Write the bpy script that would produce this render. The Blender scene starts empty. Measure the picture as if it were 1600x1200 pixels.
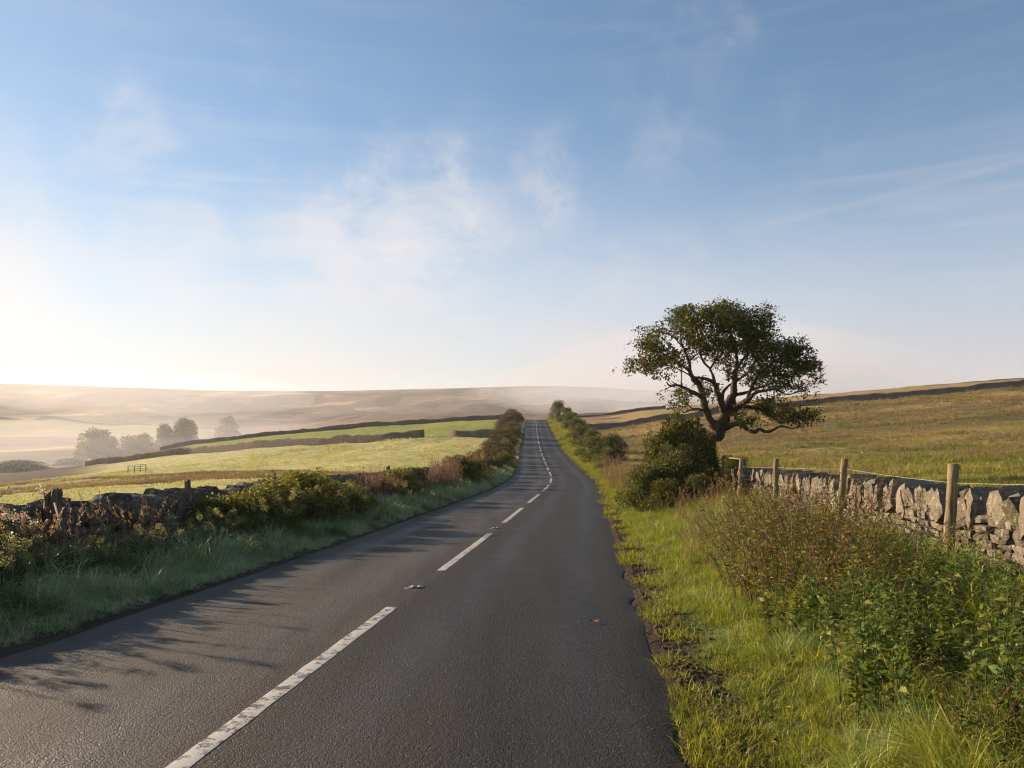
import bpy, bmesh, math, random
import numpy as np
from mathutils import Vector, Matrix

# ------------------------------------------------------------------ camera, light, exposure
S = bpy.context.scene
F_PX = 1245.0            # focal length in pixels of a 1600 px wide frame
EYE = 1.65
HOR = 690.0              # picture row of eye level
cam_d = bpy.data.cameras.new("camera")
cam = bpy.data.objects.new("camera", cam_d)
S.collection.objects.link(cam)
cam.location = (0, 0, EYE)
cam.rotation_euler = (math.radians(90), 0, 0)
cam_d.sensor_width = 36
cam_d.lens = F_PX / 1600 * 36
cam_d.shift_y = (HOR - 600) / 1600
cam_d.clip_start = 0.1
cam_d.clip_end = 20000
S.camera = cam

SUN_EL, SUN_AZ = 15.5, 60.0      # azimuth: degrees left of straight ahead
el, az = math.radians(SUN_EL), math.radians(SUN_AZ)
sun_dir = Vector((-math.sin(az) * math.cos(el), math.cos(az) * math.cos(el), math.sin(el)))
ld = bpy.data.lights.new("sun", 'SUN')
ld.energy = 4.7
ld.angle = math.radians(0.6)
ld.color = (1.0, 0.77, 0.53)
lo = bpy.data.objects.new("sun", ld)
S.collection.objects.link(lo)
lo.rotation_euler = sun_dir.to_track_quat('Z', 'Y').to_euler()

S.view_settings.view_transform = 'Standard'
S.view_settings.look = 'None'
S.view_settings.gamma = 1
S.view_settings.use_curve_mapping = False
S.view_settings.exposure = 1.42
S.render.engine = 'CYCLES'
S.cycles.use_denoising = True
S.cycles.max_bounces = 6
S.cycles.diffuse_bounces = 3
S.cycles.transmission_bounces = 3
S.cycles.transparent_max_bounces = 8
S.cycles.volume_bounces = 2
S.cycles.filter_width = 1.15

W = bpy.data.worlds.new("World")
S.world = W
W.use_nodes = True


class NT:
    """small helper for writing node trees"""
    def __init__(self, tree):
        self.t = tree
        self.n = tree.nodes
        self.l = tree.links

    def node(self, kind, **kw):
        n = self.n.new(kind)
        for k, v in kw.items():
            setattr(n, k, v)
        return n

    def put(self, sock, v):
        if isinstance(v, bpy.types.NodeSocket):
            self.l.new(v, sock)
        elif v is not None:
            if isinstance(v, (tuple, list)) and len(v) == 3 and sock.type == 'RGBA':
                v = (*v, 1)
            sock.default_value = v

    def math(self, op, a, b=None, c=None, clamp=False):
        n = self.node('ShaderNodeMath', operation=op, use_clamp=clamp)
        self.put(n.inputs[0], a)
        if b is not None: self.put(n.inputs[1], b)
        if c is not None: self.put(n.inputs[2], c)
        return n.outputs[0]

    def mix(self, f, a, b, blend='MIX'):
        n = self.node('ShaderNodeMix', data_type='RGBA', blend_type=blend)
        self.put(n.inputs[0], f); self.put(n.inputs[6], a); self.put(n.inputs[7], b)
        return n.outputs[2]

    def noise(self, vec, scale, detail=4, rough=0.55, dist=0.0, out='Fac'):
        n = self.node('ShaderNodeTexNoise')
        if vec is not None: self.put(n.inputs['Vector'], vec)
        n.inputs['Scale'].default_value = scale
        n.inputs['Detail'].default_value = detail
        n.inputs['Roughness'].default_value = rough
        n.inputs['Distortion'].default_value = dist
        return n.outputs[out]

    def mapr(self, v, a, b, c=0.0, d=1.0, smooth=True):
        n = self.node('ShaderNodeMapRange', interpolation_type='SMOOTHSTEP' if smooth else 'LINEAR')
        self.put(n.inputs[0], v)
        for i, x in zip((1, 2, 3, 4), (a, b, c, d)):
            n.inputs[i].default_value = x
        return n.outputs[0]

    def mapping(self, vec, scale=(1, 1, 1), rot=(0, 0, 0), loc=(0, 0, 0)):
        n = self.node('ShaderNodeMapping')
        self.put(n.inputs[0], vec)
        n.inputs[1].default_value = loc; n.inputs[2].default_value = rot; n.inputs[3].default_value = scale
        return n.outputs[0]


def build_world():
    W.node_tree.nodes.clear()
    g = NT(W.node_tree)
    tc = g.node('ShaderNodeTexCoord')
    d = tc.outputs['Generated']
    sky = g.node('ShaderNodeTexSky', sky_type='NISHITA')
    sky.sun_disc = False
    sky.sun_elevation = el
    sky.sun_rotation = -az
    sky.altitude = 300
    sky.air_density = 1.0
    sky.dust_density = 0.15
    sky.ozone_density = 1.2
    bg = g.node('ShaderNodeBackground')
    g.l.new(g.mix(1.0, sky.outputs[0], (0.55, 0.93, 1.14), 'MULTIPLY'), bg.inputs[0]); bg.inputs[1].default_value = 0.050
    sep = g.node('ShaderNodeSeparateXYZ'); g.put(sep.inputs[0], d)
    x, y, z = sep.outputs
    azm = g.math('ARCTAN2', x, y)                       # radians, positive to the right
    elv = g.math('ARCSINE', z, clamp=False)
    comb = g.node('ShaderNodeCombineXYZ')
    g.put(comb.inputs[0], azm); g.put(comb.inputs[1], elv)
    ae = comb.outputs[0]

    def blob(a0, e0, wa, we, rot=0.0):                  # soft patch of mist at an azimuth and elevation (degrees)
        da = g.math('SUBTRACT', azm, math.radians(a0)); de = g.math('SUBTRACT', elv, math.radians(e0))
        c, s = math.cos(rot), math.sin(rot)
        p = g.math('ADD', g.math('MULTIPLY', da, c), g.math('MULTIPLY', de, s))
        q = g.math('SUBTRACT', g.math('MULTIPLY', de, c), g.math('MULTIPLY', da, s))
        p = g.math('DIVIDE', p, math.radians(wa)); q = g.math('DIVIDE', q, math.radians(we))
        r = g.math('ADD', g.math('MULTIPLY', p, p), g.math('MULTIPLY', q, q))
        return g.math('POWER', 2.718, g.math('MULTIPLY', r, -1.0))
    dot = g.node('ShaderNodeVectorMath', operation='DOT_PRODUCT')
    g.put(dot.inputs[0], d); dot.inputs[1].default_value = sun_dir
    cs = dot.outputs['Value']
    # thin bright veil round the sun
    veil = g.math('POWER', g.math('MAXIMUM', cs, 0.0), 5.0)
    veil2 = g.math('POWER', g.math('MAXIMUM', cs, 0.0), 22.0)
    # low mist hugging the horizon with ragged top
    n1 = g.noise(g.mapping(ae, (3.0, 5.0, 1)), 1.0, 5, 0.5, 0.3)
    low = g.mapr(g.math('SUBTRACT', elv, g.math('MULTIPLY', g.math('SUBTRACT', n1, 0.5), 0.14)), -0.02, 0.42, 1.0, 0.0)
    low = g.math('POWER', low, 1.2)
    # cumulus-like shreds of lifting mist, their outlines broken up by swirling
    nc = g.noise(g.mapping(ae, (4.0, 4.0, 1)), 1.0, 6, 0.6, 0.5, out='Color')
    nc2 = g.noise(g.mapping(ae, (18.0, 18.0, 1), (0, 0, 0), (3, 5, 0)), 1.0, 9, 0.66, 0.5, out='Color')
    ss = g.node('ShaderNodeSeparateColor'); g.put(ss.inputs[0], nc)
    ss2 = g.node('ShaderNodeSeparateColor'); g.put(ss2.inputs[0], nc2)
    azm0, elv0 = azm, elv
    azm = g.math('ADD', azm, g.math('ADD', g.math('MULTIPLY', g.math('SUBTRACT', ss.outputs[0], 0.5), 0.30), g.math('MULTIPLY', g.math('SUBTRACT', ss2.outputs[0], 0.5), 0.16)))
    elv = g.math('ADD', elv, g.math('ADD', g.math('MULTIPLY', g.math('SUBTRACT', ss.outputs[1], 0.5), 0.22), g.math('MULTIPLY', g.math('SUBTRACT', ss2.outputs[1], 0.5), 0.13)))
    n2 = g.noise(g.mapping(ae, (7.0, 10.0, 1), (0, 0, 0.35)), 1.0, 12, 0.66, 0.6)
    n2b = g.noise(g.mapping(ae, (2.2, 2.6, 1), (0, 0, 0.2), (4.3, 1.7, 0)), 1.0, 4, 0.5, 0.2)
    shred = g.mapr(n2, 0.42, 0.78)
    patches = None
    for b, amp in (((-8, 13, 8, 5.0, 0.25), 1.0), ((-9.5, 17, 2.0, 3.2, 0.4), 0.62), ((-4.8, 18, 1.8, 3.6, -0.3), 0.60), ((3.2, 17, 1.6, 3.6, 0.2), 0.50), ((-24.6, 19, 2.8, 1.8, 0.3), 0.30), ((-21, 12, 7, 3.5, 0), 0.5),
                   ((-33, 9, 6, 6, 0), 0.9), ((10, 6, 9, 5.5, 0), 0.85), ((9.6, 20.5, 2.2, 2.6, 0.8), 0.22), ((13.8, 27.5, 2, 1.2, 0.3), 0.28)):
        m = g.math('MULTIPLY', blob(*b), amp)
        patches = m if patches is None else g.math('MAXIMUM', patches, m)
    around = g.mapr(g.math('ABSOLUTE', azm), 0.75, 1.1, 0.0, 0.4)
    patches = g.math('MAXIMUM', patches, g.math('MULTIPLY', around, g.mapr(n2b, 0.45, 0.7)))
    c_sh = g.math('MULTIPLY', g.math('MULTIPLY', g.mapr(n2, 0.28, 0.60), patches), 0.9)
    azm, elv = azm0, elv0
    c_bg = g.math('MULTIPLY', g.math('MULTIPLY', shred, g.mapr(n2b, 0.40, 0.66)), 0.16)
    # drawn-out cirrus streaks
    n3 = g.noise(g.mapping(ae, (2.6, 34.0, 1), (0, 0, -0.05), (0, 3.3, 0)), 1.0, 9, 0.62, 0.6)
    n4 = g.noise(g.mapping(ae, (2.5, 3.5, 1), (0, 0, 0), (9.1, 2.0, 0)), 1.0, 3, 0.5)
    bandm = g.mapr(elv, 0.10, 0.40, 1.0, 0.12)
    cir = g.math('MULTIPLY', g.math('MULTIPLY', g.mapr(n3, 0.43, 0.68), g.mapr(n4, 0.32, 0.62)), g.math('MULTIPLY', bandm, 0.55))
    # a long contrail on the right
    de = g.math('SUBTRACT', elv, g.math('ADD', math.radians(14.2), g.math('MULTIPLY', g.math('SUBTRACT', azm, math.radians(15.5)), 0.14)))
    de = g.math('DIVIDE', g.math('ADD', de, g.math('MULTIPLY', g.math('SUBTRACT', n3, 0.5), 0.010)), 0.0042)
    trail = g.math('POWER', 2.718, g.math('MULTIPLY', g.math('MULTIPLY', de, de), -1.0))
    trail = g.math('MULTIPLY', g.math('MULTIPLY', trail, g.mapr(azm, 0.24, 0.34)), g.mapr(azm, 0.6, 0.9, 0.15, 0.0))

    def over(a, b):
        return g.math('SUBTRACT', 1.0, g.math('MULTIPLY', g.math('SUBTRACT', 1.0, a), g.math('SUBTRACT', 1.0, b)))
    tot = over(g.math('MULTIPLY', low, 0.90), c_sh)
    for c in (c_bg, cir, trail, g.math('MULTIPLY', veil, 0.30), g.math('MULTIPLY', veil2, 0.22)):
        tot = over(tot, c)
    tot = g.math('MINIMUM', tot, 1.0)
    warm = g.mapr(cs, 0.05, 0.95)
    ccol = g.mix(warm, (0.190, 0.180, 0.200), (0.285, 0.275, 0.268))
    hi = g.mapr(elv, 0.02, 0.22)
    ccol = g.mix(g.math('MULTIPLY', hi, 0.6), ccol, g.mix(warm, (0.26, 0.275, 0.32), (0.345, 0.34, 0.35)))
    glow = g.math('ADD', 1.0, g.math('MULTIPLY', g.math('MULTIPLY', veil, g.mapr(elv, 0.04, 0.26, 1.0, 0.0)), 0.40))
    cb = g.node('ShaderNodeBackground')
    g.put(cb.inputs[0], ccol); g.put(cb.inputs[1], glow)
    ms = g.node('ShaderNodeMixShader')
    g.put(ms.inputs[0], tot)
    g.l.new(bg.outputs[0], ms.inputs[1]); g.l.new(cb.outputs[0], ms.inputs[2])
    out = g.node('ShaderNodeOutputWorld')
    g.l.new(ms.outputs[0], out.inputs[0])


build_world()

# ------------------------------------------------------------------ helpers
rng = np.random.default_rng(7)
rnd = random.Random(11)


def tag(o, label=None, cat=None, group=None, kind=None):
    for k, v in (('label', label), ('category', cat), ('group', group), ('kind', kind)):
        if v: o[k] = v
    return o


def np_mesh(name, V, Fs, mat=None, smooth=False, col=None):
    """V (n,3); Fs: list of (m,k) index arrays"""
    V = np.asarray(V, dtype=np.float32)
    me = bpy.data.meshes.new(name)
    me.vertices.add(len(V)); me.vertices.foreach_set('co', V.ravel())
    if not isinstance(Fs, list): Fs = [Fs]
    Fs = [np.asarray(f, dtype=np.int32) for f in Fs if len(f)]
    nl = sum(f.size for f in Fs); nf = sum(len(f) for f in Fs)
    me.loops.add(nl); me.polygons.add(nf)
    me.loops.foreach_set('vertex_index', np.concatenate([f.ravel() for f in Fs]))
    tot = np.concatenate([np.full(len(f), f.shape[1]) for f in Fs]).astype(np.int32)
    st = np.concatenate([[0], np.cumsum(tot)[:-1]]).astype(np.int32)
    me.polygons.foreach_set('loop_start', st)
    me.polygons.foreach_set('loop_total', tot)
    if smooth: me.polygons.foreach_set('use_smooth', np.ones(nf, dtype=bool))
    me.update(calc_edges=True)
    if col is not None:
        a = me.color_attributes.new('Col', 'FLOAT_COLOR', 'POINT')
        c = np.ones((len(V), 4), dtype=np.float32); c[:, :3] = col
        a.data.foreach_set('color', c.ravel())
    if mat: me.materials.append(mat)
    return me


def link(name, me, parent=None, loc=None, coll=None):
    o = bpy.data.objects.new(name, me)
    (coll or S.collection).objects.link(o)
    if parent: o.parent = parent
    if loc is not None: o.location = loc
    return o


def empty(name, loc, label, cat, group=None):
    o = bpy.data.objects.new(name, None)
    S.collection.objects.link(o)
    o.location = loc
    o.empty_display_size = 0.3
    return tag(o, label, cat, group)


def hashgrid(ix, iy, seed):
    n = (ix.astype(np.int64) * 374761393 + iy.astype(np.int64) * 668265263 + seed * 974634777) & 0x7fffffff
    n = ((n ^ (n >> 13)) * 1274126177) & 0x7fffffff
    n = (n ^ (n >> 16)) & 0xffffff
    return n / float(0xffffff)


def vnoise(x, y, seed=0):
    x = np.asarray(x, dtype=np.float64); y = np.asarray(y, dtype=np.float64)
    ix = np.floor(x); iy = np.floor(y); fx = x - ix; fy = y - iy
    fx = fx * fx * fx * (fx * (fx * 6 - 15) + 10); fy = fy * fy * fy * (fy * (fy * 6 - 15) + 10)
    a = hashgrid(ix, iy, seed); b = hashgrid(ix + 1, iy, seed)
    c = hashgrid(ix, iy + 1, seed); d = hashgrid(ix + 1, iy + 1, seed)
    return (a * (1 - fx) + b * fx) * (1 - fy) + (c * (1 - fx) + d * fx) * fy


def fbm(x, y, octv=4, seed=0, gain=0.5):
    s = 0; amp = 1; t = 0
    for i in range(octv):
        s = s + amp * vnoise(x * 2 ** i + 17.3 * i, y * 2 ** i - 9.1 * i, seed + i)
        t += amp; amp *= gain
    return s / t


def sstep(a, b, x):
    t = np.clip((np.asarray(x, dtype=float) - a) / (b - a), 0, 1)
    return t * t * (3 - 2 * t)


# ------------------------------------------------------------------ the lie of the land
def smooth_curve(ys, vs, sig=2.0):
    g = np.arange(-80, 6000, 0.5)
    v = np.interp(g, ys, vs)
    # extrapolate the start linearly
    s0 = (vs[1] - vs[0]) / (ys[1] - ys[0])
    v = np.where(g < ys[0], vs[0] + s0 * (g - ys[0]), v)
    k = np.arange(-int(6 * sig), int(6 * sig) + 1) * 0.5
    w = np.exp(-k ** 2 / (2 * sig ** 2)); w /= w.sum()
    p = len(k) // 2
    vp = np.concatenate([v[0] - s0 * 0.5 * np.arange(p, 0, -1), v, np.full(p, v[-1])])
    return g, np.convolve(vp, w, 'valid')


_gx, _xc = smooth_curve([4.3, 9, 17, 22.5, 29.5, 38.5, 46.5, 56, 75, 102, 122, 154, 214, 260, 400, 6000],
                        [-1.77, -1.35, -0.59, -0.07, 0.57, 1.48, 2.24, 2.79, 3.25, 3.69, 4.1, 4.8, 6.36, 7.4, 9, 9], 2.5)
_gz, _zr = smooth_curve([0, 9, 16.7, 22.5, 29.5, 38.5, 46.5, 56, 75, 102, 122, 154, 200, 214, 222, 240, 270, 320, 420, 6000],
                        [-1.65, -1.90, -2.09, -2.20, -2.33, -2.45, -2.51, -2.52, -2.32, -1.31, -0.25, 1.98, 5.05, 5.84, 6.05, 6.0, 4.5, 1.0, -4, -4], 3.0)
xc = lambda Y: np.interp(Y, _gx, _xc)
zr = lambda Y: np.interp(Y, _gz, _zr) + EYE

TAB = {
    -2400: {25: 825, 50: 792, 80: 785, 120: 772, 160: 760, 220: 752, 300: 741, 500: 720, 900: 696, 1400: 660, 1900: 640, 2600: 596, 3400: 606},
    -500: {25: 822, 50: 788, 80: 780, 120: 768, 160: 757, 220: 749, 300: 739, 500: 718, 900: 694, 1400: 657, 1900: 638, 2600: 595, 3400: 604},
    0: {25: 819, 50: 783, 80: 775, 120: 763, 160: 753, 220: 746, 300: 736, 500: 717, 900: 692, 1400: 656, 1900: 640, 2600: 597, 3400: 606},
    150: {25: 813, 50: 776, 80: 760, 120: 747, 160: 735, 200: 726, 240: 725, 300: 724, 500: 716, 900: 696, 1400: 664, 1900: 642, 2600: 602, 3400: 610},
    300: {25: 807, 50: 768, 80: 749, 120: 732, 160: 717, 200: 702, 240: 693, 300: 700, 400: 712, 500: 712, 900: 694, 1400: 674, 1900: 648, 2600: 607, 3400: 615},
    450: {25: 800, 50: 759, 80: 738, 120: 714, 160: 694, 200: 684, 240: 676, 300: 684, 400: 694, 900: 684, 1400: 668, 1900: 646, 2600: 610, 3400: 618},
    600: {25: 792, 50: 751, 80: 724, 120: 699, 160: 682, 220: 664, 300: 672, 400: 674, 900: 664, 1400: 652, 1900: 634, 2600: 608, 3400: 616},
    780: {25: 795, 50: 748, 80: 719, 120: 690, 160: 674, 220: 658, 300: 668, 400: 668, 900: 655, 1400: 645, 1900: 628, 2600: 603, 3400: 610},
    850: {25: 795, 50: 750, 80: 725, 120: 694, 160: 672, 220: 656, 300: 668, 400: 668, 900: 655, 1400: 644, 1900: 628, 2600: 601, 3400: 608},
    920: {25: 792, 50: 750, 80: 722, 110: 698, 150: 671, 200: 652, 240: 647, 300: 655, 400: 664, 900: 655, 1400: 644, 1900: 626, 2600: 603, 3400: 610},
    1050: {25: 778, 40: 746, 60: 720, 80: 702, 110: 680, 150: 655, 200: 639, 240: 636, 300: 644, 400: 655, 900: 650, 1400: 640, 1900: 626, 2600: 612, 3400: 620},
    1200: {25: 768, 40: 738, 60: 713, 80: 695, 110: 668, 150: 641, 200: 625, 240: 623, 300: 632, 400: 648, 900: 648, 1400: 642, 2600: 630, 3400: 640},
    1400: {25: 758, 40: 731, 60: 708, 80: 687, 110: 655, 150: 624, 200: 608, 240: 606, 300: 616, 400: 640, 900: 650, 1400: 650, 2600: 640, 3400: 650},
    1600: {25: 750, 40: 723, 60: 697, 80: 673, 110: 637, 150: 605, 200: 592, 240: 590, 300: 602, 400: 632, 900: 650, 1400: 650, 2600: 645, 3400: 655},
    3400: {25: 735, 40: 705, 60: 672, 80: 642, 110: 602, 150: 568, 200: 552, 240: 550, 300: 562, 400: 600, 900: 640, 1400: 645, 2600: 645, 3400: 655},
}
_lz = np.linspace(math.log(20), math.log(3400), 260)
_us = np.linspace(-2400, 3400, 581)
_T = np.zeros((len(_lz), len(TAB)))
for j, (cx, rows) in enumerate(TAB.items()):
    zs = np.array(sorted(rows)); ev = np.array([(HOR - rows[z]) * z / F_PX for z in zs])
    v = np.interp(_lz, np.log(zs), ev)
    k = np.arange(-10, 11); w = np.exp(-k ** 2 / 18.0); w /= w.sum()
    vp = np.concatenate([np.full(10, v[0]), v, v[-1] + (v[-1] - v[-2]) * np.arange(1, 11)])
    _T[:, j] = np.convolve(vp, w, 'valid')
_cols = np.array(list(TAB))
_G = np.stack([np.interp(_us, _cols, _T[i]) for i in range(len(_lz))])
k = np.arange(-8, 9); w = np.exp(-k ** 2 / 14.0); w /= w.sum()
_G = np.stack([np.convolve(np.concatenate([np.full(8, r[0]), r, np.full(8, r[-1])]), w, 'valid') for r in _G])


def table(u, Y):
    a = np.clip((u - _us[0]) / (_us[1] - _us[0]), 0, len(_us) - 1.001)
    b = np.clip((np.log(np.maximum(Y, 20)) - _lz[0]) / (_lz[1] - _lz[0]), 0, len(_lz) - 1.001)
    i = a.astype(int); j = b.astype(int); fa = a - i; fb = b - j
    return ((_G[j, i] * (1 - fa) + _G[j, i + 1] * fa) * (1 - fb) + (_G[j + 1, i] * (1 - fa) + _G[j + 1, i + 1] * fa) * fb)


HALF = 2.82                                            # half the road's width
wall_s_left = -5.75                                    # left wall, distance from the road's middle
wallR_x = lambda Y: 4.74 + 0.16 * (np.asarray(Y, dtype=float) - 7.8)


def H(X, Y, rough=True):
    """height of the ground (world z) at X, Y"""
    X = np.asarray(X, dtype=float); Y = np.asarray(Y, dtype=float)
    s = X - xc(Y)
    Ye = np.maximum(Y, 25.0)
    u = 800 + F_PX * X / Ye
    fld = table(u, Ye) + EYE - zr(Ye) + zr(np.maximum(Y, -40))
    # corridor: road with verges
    road = zr(np.maximum(Y, -40))
    right = 0.02 + 0.50 * sstep(3.0, 6.2, s)
    left = 0.02 + 0.22 * sstep(3.0, 5.2, -s)
    cor = road + np.where(s > 0, right, left)
    a = np.where(s > 0, np.where(Y < 30, 6.6, 5.0), 6.2)
    wdt = np.clip(6 + Y * 0.10, 6, 30)
    wgt = np.maximum(sstep(0, 1, (np.abs(s) - a) / wdt), sstep(225, 262, Y))
    h = cor * (1 - wgt) + fld * wgt
    h = h - 0.07 * (1 - sstep(HALF - 0.35, HALF - 0.06, np.abs(s))) * (Y < 262) - 0.025 * (1 - sstep(0.0, 0.5, np.abs(s) - HALF + 0.2)) * (np.abs(s) > HALF - 0.35) * (Y < 262)
    if rough:
        m = sstep(3.0, 4.2, np.abs(s))
        h = h + m * (fbm(X * 0.9, Y * 0.9, 3, 3) - 0.5) * 0.16
        far = sstep(30, 120, np.hypot(X, Y)) * sstep(7, 20, np.abs(s))
        h = h + far * ((fbm(X * 0.12, Y * 0.12, 3, 5) - 0.5) * 0.9)
        vf = sstep(420, 900, Y)
        rg = fbm(X * 0.0040 + 0.4 * Y * 0.0040, Y * 0.0016, 5, 9)
        h = h + vf * (0.5 - np.abs(rg - 0.5) * 4) * 16 * (1 - 0.85 * sstep(2200, 2600, Y))
    return h


def at(px, Y, lift=0.0):
    """point of the ground seen in picture column px at distance Y"""
    X = (px - 800) * Y / F_PX
    return Vector((X, Y, float(H(X, Y)) + lift))


def ray(px, py, Y):
    return Vector(((px - 800) * Y / F_PX, Y, EYE + (HOR - py) * Y / F_PX))


# ------------------------------------------------------------------ materials
def new_mat(name):
    m = bpy.data.materials.new(name)
    m.use_nodes = True
    m.node_tree.nodes.clear()
    return m, NT(m.node_tree)


def finish(m, g, base, rough=0.8, bump=None, bstr=0.3, bdist=0.02, spec=0.3, sheen=0.0):
    p = g.node('ShaderNodeBsdfPrincipled')
    g.put(p.inputs['Base Color'], base)
    g.put(p.inputs['Roughness'], rough)
    p.inputs['Specular IOR Level'].default_value = spec
    if bump is not None:
        b = g.node('ShaderNodeBump')
        b.inputs['Strength'].default_value = bstr
        b.inputs['Distance'].default_value = bdist
        g.put(b.inputs['Height'], bump)
        g.l.new(b.outputs[0], p.inputs['Normal'])
    o = g.node('ShaderNodeOutputMaterial')
    g.l.new(p.outputs[0], o.inputs[0])
    return p, o


def pos(g):
    return g.node('ShaderNodeNewGeometry').outputs['Position']


def leaf_mat(name, cols, trans=0.4, tcol=None, scale=0.5, rough=0.5, spec=0.25, patch=None):
    """foliage: reflecting and letting light through; colour by leaf and by place"""
    m, g = new_mat(name)
    at_ = g.node('ShaderNodeAttribute', attribute_name='Col')
    sp = g.node('ShaderNodeSeparateColor'); g.put(sp.inputs[0], at_.outputs['Color'])
    P = pos(g)
    n = g.noise(P, scale, 3, 0.5)
    r = g.math('ADD', sp.outputs[0], g.math('MULTIPLY', g.math('SUBTRACT', n, 0.5), 1.1), clamp=True)
    cr = g.node('ShaderNodeValToRGB')
    g.put(cr.inputs[0], r)
    e = cr.color_ramp.elements
    while len(e) < len(cols): e.new(0.5)
    for i, c in enumerate(cols):
        e[i].position = i / (len(cols) - 1); e[i].color = (*c, 1)
    base = cr.outputs[0]
    if patch:
        pc, psc, lo_, hi_ = patch
        base = g.mix(g.mapr(g.noise(P, psc, 3, 0.6), lo_, hi_), base, pc)
    base = g.mix(1.0, base, g.mix(sp.outputs[1], (0.7, 0.7, 0.7), (1.2, 1.2, 1.2)), 'MULTIPLY')
    p = g.node('ShaderNodeBsdfPrincipled')
    g.put(p.inputs['Base Color'], base); p.inputs['Roughness'].default_value = rough
    p.inputs['Specular IOR Level'].default_value = spec
    t = g.node('ShaderNodeBsdfTranslucent')
    g.put(t.inputs[0], g.mix(1.0, base, tcol or (1.25, 1.25, 0.7), 'MULTIPLY'))
    mx = g.node('ShaderNodeMixShader'); mx.inputs[0].default_value = trans
    g.l.new(p.outputs[0], mx.inputs[1]); g.l.new(t.outputs[0], mx.inputs[2])
    o = g.node('ShaderNodeOutputMaterial'); g.l.new(mx.outputs[0], o.inputs[0])
    return m


def ground_mat():
    m, g = new_mat('moorland_ground')
    a = g.node('ShaderNodeAttribute', attribute_name='Col')
    P = pos(g)
    flat = g.mapping(P, (1, 1, 0.3))
    n1 = g.noise(flat, 0.9, 6, 0.65)
    n2 = g.noise(flat, 0.035, 5, 0.6, 0.4)
    n3 = g.noise(flat, 9.0, 3, 0.6)
    n4 = g.noise(g.mapping(P, (0.0045, 0.0035, 0.01), (0, 0, 0.5)), 1.0, 7, 0.62, 0.6)
    c = a.outputs['Color']
    c = g.mix(g.mapr(n1, 0.35, 0.7), g.mix(1.0, c, (0.72, 0.74, 0.66), 'MULTIPLY'), g.mix(1.0, c, (1.22, 1.15, 1.1), 'MULTIPLY'))
    c = g.mix(g.mapr(n2, 0.35, 0.65), g.mix(1.0, c, (0.86, 0.90, 0.9), 'MULTIPLY'), g.mix(1.0, c, (1.12, 1.06, 1.0), 'MULTIPLY'))
    moor = a.outputs['Alpha']
    c = g.mix(g.math('MULTIPLY', moor, g.mapr(n4, 0.48, 0.56)), c, (0.045, 0.034, 0.028))
    c = g.mix(g.math('MULTIPLY', moor, g.mapr(n4, 0.44, 0.34)), c, (0.42, 0.30, 0.17))
    h = g.math('ADD', g.math('MULTIPLY', n1, 1.0), g.math('MULTIPLY', n3, 0.15))
    finish(m, g, c, 0.9, h, 0.9, 0.25, 0.1)
    return m


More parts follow.
